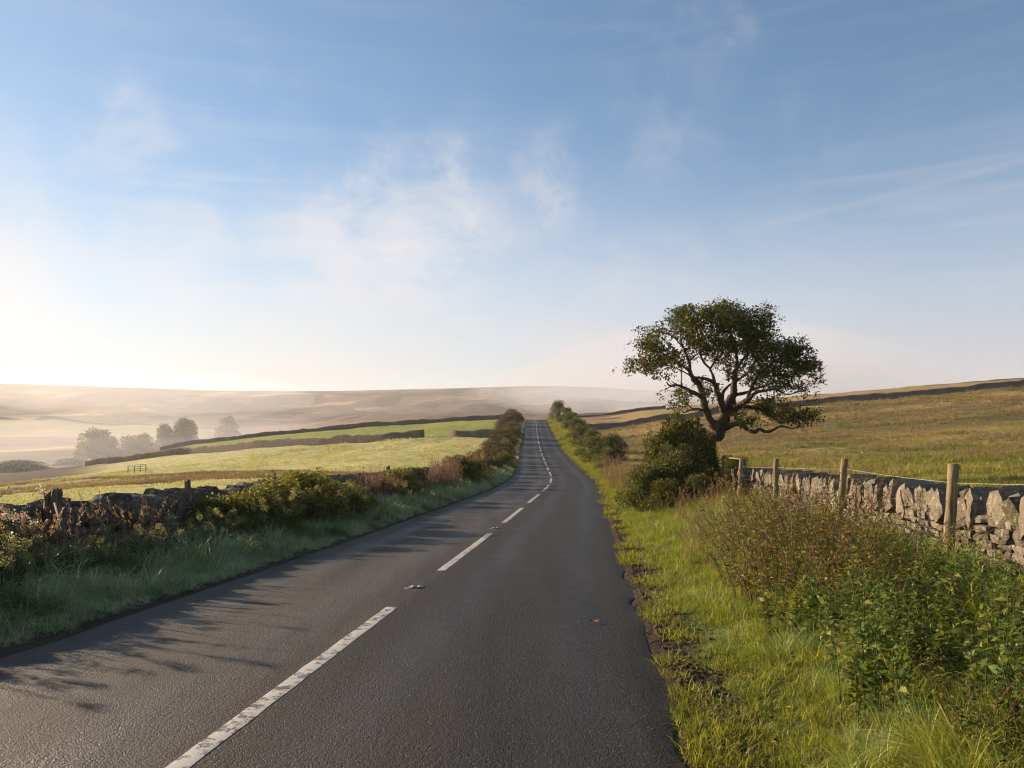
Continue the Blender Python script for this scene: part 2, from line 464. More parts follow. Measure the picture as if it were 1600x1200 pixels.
def asphalt_mat():
    m, g = new_mat('asphalt')
    tc = g.node('ShaderNodeAttribute', attribute_name='lane')     # x: metres from the middle, y: metres along
    sp = g.node('ShaderNodeSeparateXYZ'); g.put(sp.inputs[0], tc.outputs['Vector'])
    s, v = sp.outputs[0], sp.outputs[1]
    P = pos(g)
    vor = g.node('ShaderNodeTexVoronoi', feature='F1'); g.put(vor.inputs['Vector'], P); vor.inputs['Scale'].default_value = 92
    vor2 = g.node('ShaderNodeTexVoronoi', feature='F1'); g.put(vor2.inputs['Vector'], P); vor2.inputs['Scale'].default_value = 32
    n1 = g.noise(P, 140, 3, 0.7)
    big = g.noise(g.mapping(P, (1.5, 0.13, 1), (0, 0, 0.08)), 1.0, 6, 0.65)
    med = g.noise(P, 5.0, 5, 0.65)
    # wheel tracks polished paler
    def track(c0, w):
        d = g.math('DIVIDE', g.math('SUBTRACT', s, c0), w)
        return g.math('POWER', 2.718, g.math('MULTIPLY', g.math('MULTIPLY', d, d), -1.0))
    tr = g.math('ADD', g.math('ADD', track(-2.05, 0.28), track(-0.65, 0.28)), g.math('ADD', track(0.75, 0.26), track(2.1, 0.26)))
    left = g.mapr(s, 0.10, -0.02)  # left lane's sunlit look painted into base and track colours: paler, warmer
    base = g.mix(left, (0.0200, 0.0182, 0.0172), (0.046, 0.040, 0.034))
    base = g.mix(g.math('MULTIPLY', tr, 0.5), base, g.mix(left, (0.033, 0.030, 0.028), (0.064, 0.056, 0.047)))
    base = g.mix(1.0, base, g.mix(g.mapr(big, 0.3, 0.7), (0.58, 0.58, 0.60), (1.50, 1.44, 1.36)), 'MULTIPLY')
    base = g.mix(1.0, base, g.mix(g.mapr(med, 0.3, 0.7), (0.82, 0.82, 0.82), (1.16, 1.16, 1.16)), 'MULTIPLY')
    stone = g.mapr(vor.outputs['Distance'], 0.1, 0.75, 1.6, 0.40, False)
    cn = g.node('ShaderNodeCombineColor')
    for i in range(3): g.put(cn.inputs[i], stone)
    base = g.mix(0.8, base, cn.outputs[0], 'MULTIPLY')
    # pale chips
    sc = g.node('ShaderNodeSeparateColor'); g.put(sc.inputs[0], vor.outputs['Color'])
    chip = g.math('MULTIPLY', g.math('GREATER_THAN', sc.outputs[0], 0.975), g.math('LESS_THAN', vor.outputs['Distance'], 0.45))
    base = g.mix(g.math('MULTIPLY', chip, 0.7), base, (0.26, 0.24, 0.21))
    # dusty verge edges and joint beside the line
    dust = g.mapr(g.math('ADD', g.math('ABSOLUTE', s), g.math('MULTIPLY', g.math('SUBTRACT', med, 0.5), 0.5)), 2.55, 2.85)
    base = g.mix(g.math('MULTIPLY', dust, 0.55), base, (0.065, 0.052, 0.038))
    jd = g.math('DIVIDE', g.math('ADD', g.math('SUBTRACT', s, 0.20), g.math('MULTIPLY', g.math('SUBTRACT', med, 0.5), 0.06)), 0.022)
    joint = g.math('POWER', 2.718, g.math('MULTIPLY', g.math('MULTIPLY', jd, jd), -1.0))
    base = g.mix(g.math('MULTIPLY', joint, 0.6), base, (0.016, 0.015, 0.014))
    seam = g.math('MULTIPLY', g.mapr(g.noise(g.mapping(P, (7.0, 0.35, 1), (0, 0, 0.08)), 1.0, 4, 0.6), 0.52, 0.70), 0.35)
    base = g.mix(seam, base, (0.016, 0.014, 0.012))
    # hair cracks
    ck = g.node('ShaderNodeTexVoronoi', feature='DISTANCE_TO_EDGE')
    nz = g.noise(P, 3.0, 4, 0.6, out='Color')
    wv = g.node('ShaderNodeVectorMath', operation='ADD'); g.put(wv.inputs[0], P)
    sc2 = g.node('ShaderNodeVectorMath', operation='SCALE'); g.put(sc2.inputs[0], nz); sc2.inputs['Scale'].default_value = 0.5
    g.put(wv.inputs[1], sc2.outputs[0]); g.put(ck.inputs['Vector'], wv.outputs[0]); ck.inputs['Scale'].default_value = 0.55
    crack = g.math('MULTIPLY', g.mapr(ck.outputs['Distance'], 0.0, 0.012, 1.0, 0.0), g.mapr(g.noise(P, 0.35, 2, 0.5), 0.50, 0.62))
    base = g.mix(g.math('MULTIPLY', crack, 0.25), base, (0.012, 0.012, 0.012))
    hh = g.math('ADD', g.math('MULTIPLY', vor.outputs['Distance'], -1.0), g.math('MULTIPLY', vor2.outputs['Distance'], -0.8))
    hh = g.math('ADD', hh, g.math('MULTIPLY', n1, 0.5))
    hh = g.math('SUBTRACT', hh, g.math('MULTIPLY', crack, 0.4))
    finish(m, g, base, g.math('SUBTRACT', g.mapr(med, 0.3, 0.7, 0.64, 0.80), g.math('MULTIPLY', tr, 0.14)), hh, 0.9, 0.0065, 0.26)
    return m


def paint_mat():
    m, g = new_mat('road_paint')
    P = pos(g)
    n = g.noise(P, 9, 6, 0.7, 0.3)
    n2 = g.noise(P, 70, 3, 0.7)
    n3 = g.noise(P, 1.3, 2, 0.5)
    worn = g.mapr(g.math('ADD', n, g.math('ADD', g.math('MULTIPLY', n2, 0.22), g.math('MULTIPLY', n3, 0.22))), 0.73, 0.80)
    dirt = g.mapr(n2, 0.35, 0.7)
    c = g.mix(dirt, (0.40, 0.37, 0.33), (0.56, 0.53, 0.48))
    c = g.mix(worn, c, (0.10, 0.09, 0.08))
    finish(m, g, c, 0.6, g.math('ADD', n2, g.math('MULTIPLY', worn, -1.0)), 0.5, 0.004, 0.3)
    return m


def stone_mat(name='gritstone', dark=(0.035, 0.026, 0.019), mid=(0.145, 0.118, 0.082), pale=(0.29, 0.25, 0.185)):
    m, g = new_mat(name)
    oi = g.node('ShaderNodeObjectInfo')
    P = pos(g)
    n = g.noise(P, 6, 6, 0.65, 0.3)
    n2 = g.noise(P, 38, 5, 0.7)
    n3 = g.noise(P, 14, 4, 0.6, 0.5)
    wave = g.noise(g.mapping(P, (8, 8, 60), (0.3, 0.2, 0)), 1.0, 3, 0.6)
    c = g.mix(g.mapr(n, 0.3, 0.7), dark, mid)
    c = g.mix(g.mapr(oi.outputs['Random'], 0.2, 1.0, 0.0, 0.55, False), c, pale)
    c = g.mix(g.math('MULTIPLY', g.mapr(n3, 0.54, 0.66), 0.55), c, (0.38, 0.36, 0.29))       # lichen
    c = g.mix(g.math('MULTIPLY', g.mapr(n3, 0.42, 0.32), 0.6), c, (0.045, 0.042, 0.03))
    c = g.mix(g.math('MULTIPLY', g.mapr(g.noise(P, 3.1, 3, 0.5), 0.62, 0.72), 0.5), c, (0.13, 0.14, 0.035))    # moss
    c = g.mix(0.5, c, g.mix(n2, (0.45, 0.45, 0.45), (1.5, 1.5, 1.5)), 'MULTIPLY')
    h = g.math('ADD', g.math('ADD', n, g.math('MULTIPLY', n2, 0.4)), g.math('MULTIPLY', wave, 0.5))
    finish(m, g, c, 0.9, h, 0.9, 0.03, 0.2)
    return m


def wood_mat(name, c1, c2):
    m, g = new_mat(name)
    tc = g.node('ShaderNodeTexCoord').outputs['Object']
    n = g.noise(g.mapping(tc, (14, 14, 0.9)), 2.5, 5, 0.65, 0.4)
    n2 = g.noise(tc, 3, 3, 0.6)
    c = g.mix(g.mapr(n, 0.3, 0.7), c1, c2)
    c = g.mix(g.math('MULTIPLY', g.mapr(n2, 0.5, 0.7), 0.4), c, (0.13, 0.14, 0.08))
    finish(m, g, c, 0.8, n, 0.7, 0.01, 0.2)
    return m


def flat_mat(name, c, rough=0.6, spec=0.4, nscale=20, var=0.25):
    m, g = new_mat(name)
    n = g.noise(pos(g), nscale, 4, 0.6)
    cc = g.mix(n, tuple(x * (1 - var) for x in c), tuple(x * (1 + var) for x in c))
    finish(m, g, cc, rough, n, 0.3, 0.005, spec)
    return m


def bark_mat():
    m, g = new_mat('bark')
    P = pos(g)
    n = g.noise(g.mapping(P, (9, 9, 3)), 1.5, 6, 0.7, 0.6)
    n2 = g.noise(P, 4, 4, 0.6)
    c = g.mix(g.mapr(n, 0.3, 0.7), (0.035, 0.026, 0.018), (0.13, 0.10, 0.065))
    c = g.mix(g.math('MULTIPLY', g.mapr(n2, 0.5, 0.7), 0.55), c, (0.10, 0.105, 0.045))
    finish(m, g, c, 0.9, n, 1.0, 0.05, 0.15)
    return m


M = {}
M['ground'] = ground_mat()
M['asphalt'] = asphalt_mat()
M['paint'] = paint_mat()
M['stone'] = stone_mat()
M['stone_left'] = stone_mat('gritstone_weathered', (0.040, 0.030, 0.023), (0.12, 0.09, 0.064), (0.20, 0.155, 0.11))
M['core'] = flat_mat('wall_filling', (0.035, 0.028, 0.022), 0.95, 0.1)
M['far_stone'] = flat_mat('far_wall_stone', (0.125, 0.105, 0.088), 0.95, 0.1, 0.8, 0.5)
M['post'] = wood_mat('weathered_post', (0.09, 0.066, 0.036), (0.29, 0.22, 0.12))
M['old_post'] = wood_mat('rotten_post', (0.05, 0.04, 0.03), (0.17, 0.13, 0.09))
M['wire'] = flat_mat('galvanised_wire', (0.42, 0.40, 0.36), 0.45, 0.6)
M['bark'] = bark_mat()
M['iron'] = flat_mat('cast_iron', (0.05, 0.048, 0.045), 0.5, 0.5)
M['lens'] = flat_mat('white_reflector', (0.75, 0.74, 0.7), 0.2, 0.7)
M['dead_leaf'] = flat_mat('dead_leaf', (0.26, 0.11, 0.05), 0.7, 0.2, 60)
M['soil'] = flat_mat('soil', (0.085, 0.058, 0.038), 0.95, 0.1, 8, 0.4)
M['petal_pink'] = flat_mat('pink_petal', (0.62, 0.22, 0.45), 0.6, 0.2)
M['petal_yellow'] = flat_mat('yellow_petal', (0.75, 0.50, 0.03), 0.6, 0.2)
M['grass_r'] = leaf_mat('verge_grass', [(0.10, 0.15, 0.02), (0.20, 0.25, 0.035), (0.33, 0.35, 0.065), (0.50, 0.43, 0.15)], 0.42, None, 0.9, patch=((0.27, 0.34, 0.15), 1.1, 0.52, 0.62))
M['grass_moss'] = leaf_mat('mossy_grass', [(0.14, 0.155, 0.02), (0.24, 0.25, 0.03), (0.36, 0.33, 0.06)], 0.42, None, 1.2)
M['grass_l'] = leaf_mat('dewy_grass', [(0.18, 0.22, 0.08), (0.33, 0.38, 0.19), (0.52, 0.57, 0.38), (0.54, 0.50, 0.28)], 0.4, (1.15, 1.15, 0.75), 0.9, patch=((0.15, 0.17, 0.05), 0.8, 0.50, 0.62))
M['grass_left_field'] = leaf_mat('frosted_pasture_grass', [(0.24, 0.25, 0.09), (0.36, 0.36, 0.16), (0.46, 0.44, 0.23)], 0.4, (1.3, 1.25, 0.8), 0.06)
M['rush'] = leaf_mat('moor_rush', [(0.13, 0.11, 0.05), (0.22, 0.17, 0.09), (0.32, 0.25, 0.14)], 0.35, (1.3, 1.1, 0.7), 0.1)
M['grass_right_field'] = leaf_mat('rough_grazing_grass', [(0.10, 0.12, 0.018), (0.19, 0.20, 0.035), (0.30, 0.27, 0.06), (0.40, 0.32, 0.10)], 0.35, None, 0.09)
M['grass_brown_field'] = leaf_mat('bleached_grazing_grass', [(0.13, 0.105, 0.035), (0.25, 0.185, 0.07), (0.38, 0.27, 0.12), (0.46, 0.34, 0.17)], 0.35, None, 0.07, patch=((0.16, 0.16, 0.05), 0.05, 0.50, 0.60))
M['straw'] = leaf_mat('straw_stems', [(0.154, 0.088, 0.044), (0.297, 0.187, 0.088), (0.462, 0.330, 0.176)], 0.35, (1.2, 1.1, 0.8), 0.8)
M['pinkish'] = leaf_mat('seeding_willowherb', [(0.16, 0.07, 0.045), (0.28, 0.15, 0.10), (0.42, 0.29, 0.21)], 0.35, (1.2, 1.0, 0.8), 0.8)
M['nettle'] = leaf_mat('nettle_leaves', [(0.045, 0.085, 0.012), (0.095, 0.145, 0.022), (0.17, 0.20, 0.035), (0.28, 0.25, 0.06)], 0.40, None, 1.4)
M['weed'] = leaf_mat('olive_weed_leaves', [(0.055, 0.065, 0.012), (0.12, 0.125, 0.022), (0.21, 0.18, 0.04), (0.32, 0.23, 0.08)], 0.38, None, 1.6)
M['herb'] = leaf_mat('herb_leaves', [(0.028, 0.048, 0.010), (0.060, 0.082, 0.018), (0.12, 0.13, 0.03)], 0.42, None, 1.2)
M['blossom'] = leaf_mat('yellow_seed_heads', [(0.20, 0.19, 0.06), (0.32, 0.29, 0.11), (0.44, 0.40, 0.18)], 0.45, (1.1, 1.1, 0.8), 1.2)
M['blossom_pale'] = leaf_mat('pale_seed_heads', [(0.35, 0.28, 0.20), (0.50, 0.42, 0.32), (0.62, 0.54, 0.44)], 0.45, (1.1, 1.0, 0.9), 1.2)
M['shrub'] = leaf_mat('hawthorn_leaves', [(0.035, 0.045, 0.008), (0.085, 0.090, 0.015), (0.16, 0.145, 0.028)], 0.35, None, 1.0)
M['shrub_gold'] = leaf_mat('golden_shrub_leaves', [(0.075, 0.085, 0.014), (0.17, 0.165, 0.028), (0.28, 0.24, 0.05)], 0.42, None, 0.9)
M['hedge'] = leaf_mat('willow_hedge_leaves', [(0.055, 0.068, 0.015), (0.11, 0.12, 0.026), (0.18, 0.17, 0.045)], 0.35, None, 0.5)
M['hedge_brown'] = leaf_mat('brown_hedge_leaves', [(0.055, 0.045, 0.020), (0.10, 0.080, 0.036), (0.17, 0.13, 0.065)], 0.35, (1.2, 1.0, 0.7), 0.5)
M['oak'] = leaf_mat('oak_leaves', [(0.024, 0.038, 0.006), (0.052, 0.068, 0.010), (0.11, 0.11, 0.018), (0.18, 0.14, 0.028)], 0.30, None, 0.7)
M['far_leaf'] = leaf_mat('valley_tree_leaves', [(0.05, 0.055, 0.02), (0.08, 0.08, 0.03), (0.10, 0.10, 0.04)], 0.3, None, 0.2)
M['red_stem'] = flat_mat('reddish_stems', (0.13, 0.055, 0.03), 0.7, 0.2)
M['green_stem'] = flat_mat('green_stems', (0.09, 0.10, 0.035), 0.7, 0.2)
M['brown_stem'] = flat_mat('brown_stems', (0.09, 0.065, 0.04), 0.8, 0.2)

# ------------------------------------------------------------------ ground, road, markings
def land_colour(X, Y):
    s = X - xc(Y)
    n = fbm(X * 0.05, Y * 0.05, 4, 21); n2 = fbm(X * 0.4, Y * 0.4, 4, 31)
    u = 800 + F_PX * X / np.maximum(Y, 12)
    C = np.zeros(X.shape + (4,))
    def lay(c, w, moor=None):
        w = np.clip(w, 0, 1)
        for i in range(3): C[..., i] = C[..., i] * (1 - w) + c[i] * w
        if moor is not None: C[..., 3] = C[..., 3] * (1 - w) + moor * w
    lay((0.165, 0.108, 0.070), np.ones(X.shape), 1.0)                              # moor
    # left valley fields
    past = (s < 0)
    mainw = np.interp(u, [-2400, 130, 300, 500, 660, 800], [205, 200, 178, 146, 135, 130])
    upw = np.interp(u, [-2400, 312, 400, 572, 794, 850], [0, 242, 237, 226, 216, 216])
    near = past & (Y < mainw)
    left_end = sstep(-40, 60, u - (30 - Y * 0.05))
    lay((0.44, 0.42, 0.20), near * np.where(Y > 150, sstep(70, 190, u), 1.0), 0.0)
    reed = sstep(0, 1, (Y - np.interp(u, [-2400, 0, 250, 420, 520], [74, 76, 76, 62, 50])) / 6 + n2 - 0.5) * (1 - sstep(0, 1, (Y - np.interp(u, [-2400, 0, 150, 300, 450, 560], [170, 150, 112, 98, 76, 56])) / 8 + n2 - 0.5)) * (u < 620) * past
    lay((0.30, 0.25, 0.14), reed * 0.65, 0.0)
    lay((0.25, 0.275, 0.06), past & (Y >= mainw) & (Y < upw) & (u > 290), 0.0)
    lay((0.26, 0.22, 0.10), sstep(880, 960, Y) * (1 - sstep(1330, 1420, Y + (u - 150) * 0.6)) * (u < 330 + 40 * (n2 - .5)) , 0.15)
    # right field
    rf = (s > 0) & (Y < 320)
    lay((0.33, 0.235, 0.11), rf.astype(float), 0.0)
    gm = 1 - sstep(38, 130, Y + (n - 0.5) * 120 + (n2 - .5) * 30)
    lay((0.20, 0.205, 0.05), rf * gm * 0.9, 0.0)
    lay((0.10, 0.085, 0.045), rf * sstep(0.50, 0.62, fbm(X * 0.03, Y * 0.06, 4, 77)) * sstep(60, 100, Y) * 0.8, 0.0)
    # verges
    d = np.abs(s)
    lay((0.085, 0.115, 0.03), (1 - sstep(5.5, 8.0, d)) * (Y < 250), 0.0)
    lay((0.055, 0.04, 0.027), (1 - sstep(3.05, 3.35, d + (n2 - 0.5) * 0.5)) * (Y < 250), 0.0)
    return C


def ground():
    r = [-4000, -2200, -1100, -600, -350, -200, -120, -80, -60, -45, -32, -22, -15, -10, -6]
    y = -4.0
    while y < 4300:
        r.append(y); y += max(0.28, min(0.022 * max(y, 0), 60)) if y > 0 else 0.5
    Y = np.array(r + [4300, 5200, 7000])
    pts = [0.0, 1.2, 2.0, HALF - 0.36, HALF - 0.2, HALF - 0.05, HALF + 0.1]
    v = HALF + 0.1; st = 0.2
    while v < 9: v += st; pts.append(v)
    while v < 5200: st = min(st * 1.045, 70); v += st; pts.append(v)
    p = np.array(pts); s = np.concatenate([-p[::-1], p[1:]])
    YY, SS = np.meshgrid(Y, s, indexing='ij')
    XX = xc(YY) + SS
    ZZ = H(XX, YY)
    C = land_colour(XX, YY)
    n, m = YY.shape
    V = np.stack([XX, YY, ZZ], -1).reshape(-1, 3)
    idx = np.arange(n * m).reshape(n, m)
    Fq = np.stack([idx[:-1, :-1], idx[:-1, 1:], idx[1:, 1:], idx[1:, :-1]], -1).reshape(-1, 4)
    me = np_mesh('ground', V, Fq, M['ground'], True)
    a = me.color_attributes.new('Col', 'FLOAT_COLOR', 'POINT')
    a.data.foreach_set('color', C.reshape(-1, 4).astype(np.float32).ravel())
    tag(link('ground', me), kind='structure')
    print('ground', V.shape, V[:, 2].min(), V[:, 2].max())


ground()


def road():
    Y = np.concatenate([np.arange(-70, -14, 1.0), np.arange(-14, 40, 0.10), np.arange(40, 120, 0.5), np.arange(120, 262, 1.0)])
    s = np.array([-HALF, -HALF + 0.06, -2.5, -1.9, -1.2, -0.6, 0, 0.6, 1.2, 1.9, 2.5, HALF - 0.06, HALF])
    YY, SS = np.meshgrid(Y, s, indexing='ij')
    SS = SS.copy()
    wob = (fbm(Y * 1.1, Y * 0, 4, 41) - 0.5) * 0.26; wob2 = (fbm(Y * 1.3, Y * 0 + 5, 4, 43) - 0.5) * 0.30
    SS[:, 0] += wob; SS[:, 1] += wob; SS[:, -1] += wob2; SS[:, -2] += wob2
    wide = 0.10 * np.exp(-((Y - 26) / 12) ** 2)
    SS[:, 0] -= wide; SS[:, 1] -= wide; SS[:, -1] += wide; SS[:, -2] += wide
    slope = np.gradient(xc(Y), Y)
    XX = xc(YY) + SS
    ZZ = zr(YY) + 0.035 - 0.035 * (np.abs(SS) / HALF) ** 2
    ZZ[:, 0] -= 0.035; ZZ[:, -1] -= 0.035
    n, m = YY.shape
    V = np.stack([XX, YY, ZZ], -1).reshape(-1, 3)
    idx = np.arange(n * m).reshape(n, m)
    Fq = np.stack([idx[:-1, :-1], idx[:-1, 1:], idx[1:, 1:], idx[1:, :-1]], -1).reshape(-1, 4)
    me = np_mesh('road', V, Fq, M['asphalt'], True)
    a = me.attributes.new('lane', 'FLOAT_VECTOR', 'POINT')
    a.data.foreach_set('vector', np.stack([SS, YY, YY * 0], -1).astype(np.float32).ravel())
    tag(link('road', me), kind='structure')


road()


def dashes():
    k = 0
    y0 = 2.95
    starts = [y0 - 9.0] + [y0 + 9.0 * i for i in range(24)]
    for k, a in enumerate(starts):
        b = a + 6.0
        n = 40 if a < 30 else 10
        Y = np.linspace(a, b, n)
        w = 0.065 + (0.02 if a > 60 else 0)
        jl = (fbm(Y * 9, Y * 0 + k, 3, 5) - 0.5) * 0.014; jr = (fbm(Y * 9, Y * 0 - k, 3, 6) - 0.5) * 0.014
        rows = []
        for off, jj, dz in ((-w, jl, 0.0015), (-w + 0.012, jl, 0.003), (w - 0.012, jr, 0.003), (w, jr, 0.0015)):
            rows.append(np.stack([xc(Y) + off + jj, Y, zr(Y) + 0.0360 + dz + (0.0 if a < 60 else 0.006)], -1))
        V = np.stack(rows, 1).reshape(-1, 3)
        idx = np.arange(n * 4).reshape(n, 4)
        Fq = np.stack([idx[:-1, :-1], idx[:-1, 1:], idx[1:, 1:], idx[1:, :-1]], -1).reshape(-1, 4)
        tag(link('road_marking', np_mesh('road_marking', V, Fq, M['paint'])), kind='structure')


dashes()


def box_verts(cx, cy, cz, sx, sy, sz, rot=None, taper=1.0):
    v = np.array([[x, y, z] for z in (-1, 1) for y in (-1, 1) for x in (-1, 1)], float) * 0.5
    v[v[:, 2] > 0, :2] *= taper
    v *= (sx, sy, sz)
    if rot is not None: v = v @ np.array(rot.to_3x3()).T
    return v + (cx, cy, cz)


BOXF = np.array([[0, 2, 3, 1], [4, 5, 7, 6], [0, 1, 5, 4], [2, 6, 7, 3], [0, 4, 6, 2], [1, 3, 7, 5]])


def boxes(name, lst, mat):
    V = []; Fq = []
    for i, b in enumerate(lst):
        V.append(box_verts(*b)); Fq.append(BOXF + 8 * i)
    return np_mesh(name, np.concatenate(V), np.concatenate(Fq), mat)


def cats_eyes():
    ords = ['nearest', 'second', 'third', 'fourth']
    root0 = None
    for i, Y in enumerate((10.35, 19.3)):
        z = float(zr(Y)) + 0.036
        lab = ["white reflector stud set between the two nearest centre line dashes", "white reflector stud in the gap after the second long dash",
               "white reflector stud in the gap after the third dash of the centre line", "white reflector stud where the centre line begins to bend"][i]
        r = empty('road_stud', (float(xc(Y)) - 0.03, Y, z), lab, 'road stud', 'reflector studs along the centre line')
        if i == 0:
            parts = [('housing', boxes('housing', [(0, 0, 0.004, 0.26, 0.20, 0.008, None, 0.96)], M['iron'])),
                     ('pad', boxes('pad', [(0, 0, 0.013, 0.20, 0.10, 0.014, None, 0.8)], M['iron'])),
                     ('reflector', boxes('reflector', [(-0.055, -0.01, 0.024, 0.05, 0.12, 0.016, None, 0.7)], M['lens'])),
                     ('reflector', boxes('reflector', [(0.055, -0.01, 0.024, 0.05, 0.09, 0.016, None, 0.7)], M['lens'])),
                     ('apron', boxes('apron', [(-0.13, -0.085, 0.006, 0.09, 0.03, 0.006, None, 0.9)], M['lens']))]
        for nme, me in parts:
            link(nme, me, r)
        r.scale = (0.8, 0.8, 0.7)


cats_eyes()

# ------------------------------------------------------------------ scattering of uncountable stuff
def scatter(name, P, scales, rots, idx, protos, kind='stuff'):
    """one object whose points carry small meshes"""
    coll = bpy.data.collections.new(name + '_pieces')
    for i, me in enumerate(protos):
        o = bpy.data.objects.new('%s_piece_%02d' % (name, i), me)
        coll.objects.link(o)
    me = bpy.data.meshes.new(name)
    P = np.asarray(P, np.float32)
    me.vertices.add(len(P)); me.vertices.foreach_set('co', P.ravel())
    a = me.attributes.new('sc', 'FLOAT_VECTOR', 'POINT'); a.data.foreach_set('vector', np.asarray(scales, np.float32).ravel())
    a = me.attributes.new('rt', 'FLOAT_VECTOR', 'POINT'); a.data.foreach_set('vector', np.asarray(rots, np.float32).ravel())
    a = me.attributes.new('pick', 'INT', 'POINT'); a.data.foreach_set('value', np.asarray(idx, np.int32))
    ng = bpy.data.node_groups.new(name, 'GeometryNodeTree')
    ng.interface.new_socket('Geometry', in_out='INPUT', socket_type='NodeSocketGeometry')
    ng.interface.new_socket('Geometry', in_out='OUTPUT', socket_type='NodeSocketGeometry')
    gi = ng.nodes.new('NodeGroupInput'); go = ng.nodes.new('NodeGroupOutput')
    ip = ng.nodes.new('GeometryNodeInstanceOnPoints')
    ci = ng.nodes.new('GeometryNodeCollectionInfo')
    ci.inputs['Collection'].default_value = coll
    ci.inputs['Separate Children'].default_value = True
    ci.inputs['Reset Children'].default_value = True
    ip.inputs['Pick Instance'].default_value = True
    def attr(nm, ty):
        n = ng.nodes.new('GeometryNodeInputNamedAttribute'); n.data_type = ty; n.inputs[0].default_value = nm
        return n.outputs[0]
    L = ng.links.new
    L(gi.outputs[0], ip.inputs['Points']); L(ci.outputs[0], ip.inputs['Instance'])
    L(attr('pick', 'INT'), ip.inputs['Instance Index'])
    er = ng.nodes.new('FunctionNodeEulerToRotation'); L(attr('rt', 'FLOAT_VECTOR'), er.inputs[0]); L(er.outputs[0], ip.inputs['Rotation'])
    L(attr('sc', 'FLOAT_VECTOR'), ip.inputs['Scale'])
    L(ip.outputs[0], go.inputs[0])
    o = link(name, me)
    md = o.modifiers.new('scatter', 'NODES'); md.node_group = ng
    tag(o, kind=kind)
    return o


def blades(n, h, spread, width, lean, r, seg=3, curl=0.5):
    """a tuft of n grass blades: returns V, tri+quad faces, colour"""
    b = r.uniform(0, 1, (n, 2)); rad = np.sqrt(b[:, 0]) * spread; ang = b[:, 1] * 2 * math.pi
    base = np.stack([rad * np.cos(ang), rad * np.sin(ang), np.full(n, -0.02)], -1)
    hh = h * r.uniform(0.5, 1.1, n)
    d = ang + r.normal(0, 0.9, n)
    ln = lean * r.uniform(0.3, 1.4, n)
    dirx = np.cos(d); diry = np.sin(d)
    sx = -diry; sy = dirx
    wd = width * r.uniform(0.6, 1.3, n)
    V = np.zeros((n, 2 * seg + 1, 3))
    for k in range(seg + 1):
        t = k / seg
        out = hh * ln * (t ** 1.8)
        z = hh * (t - curl * ln * t ** 3)
        w_ = wd * (1 - t) ** 0.7 * 0.5
        c = base + np.stack([dirx * out, diry * out, z], -1)
        if k < seg:
            V[:, 2 * k] = c - np.stack([sx * w_, sy * w_, 0 * w_], -1)
            V[:, 2 * k + 1] = c + np.stack([sx * w_, sy * w_, 0 * w_], -1)
        else:
            V[:, 2 * k] = c
    st = np.arange(n)[:, None] * (2 * seg + 1)
    q = np.concatenate([st + np.array([2 * k, 2 * k + 1, 2 * k + 3, 2 * k + 2]) for k in range(seg - 1)]) if seg > 1 else np.zeros((0, 4), int)
    t3 = st + np.array([2 * seg - 2, 2 * seg - 1, 2 * seg])
    col = np.repeat(np.stack([r.beta(2, 2.2, n), r.uniform(0, 1, n), 0 * hh], -1)[:, None], 2 * seg + 1, 1).reshape(-1, 3)
    return V.reshape(-1, 3), [q, t3], col


def tuft(name, mat, n, h, spread, width, lean, seed, seg=3, curl=0.5):
    V, Fs, c = blades(n, h, spread, width, lean, np.random.default_rng(seed), seg, curl)
    return np_mesh(name, V, Fs, mat, True, c)


def scatter_area(name, n, sampler, protos, size, tilt=0.12, seed=1, height=None):
    r = np.random.default_rng(seed)
    X, Y = sampler(r, n)
    Z = H(X, Y) - 0.01
    k = len(X)
    sc = size(X, Y, r) if callable(size) else np.full(k, size) * r.uniform(0.7, 1.35, k)
    hs = r.uniform(0.75, 1.3, k) if height is None else height(X, Y, r)
    scales = np.stack([sc, sc, sc * hs], -1)
    rots = np.stack([r.normal(0, tilt, k), r.normal(0, tilt, k), r.uniform(0, 6.283, k)], -1)
    return scatter(name, np.stack([X, Y, Z], -1), scales, rots, r.integers(0, len(protos), k), protos)


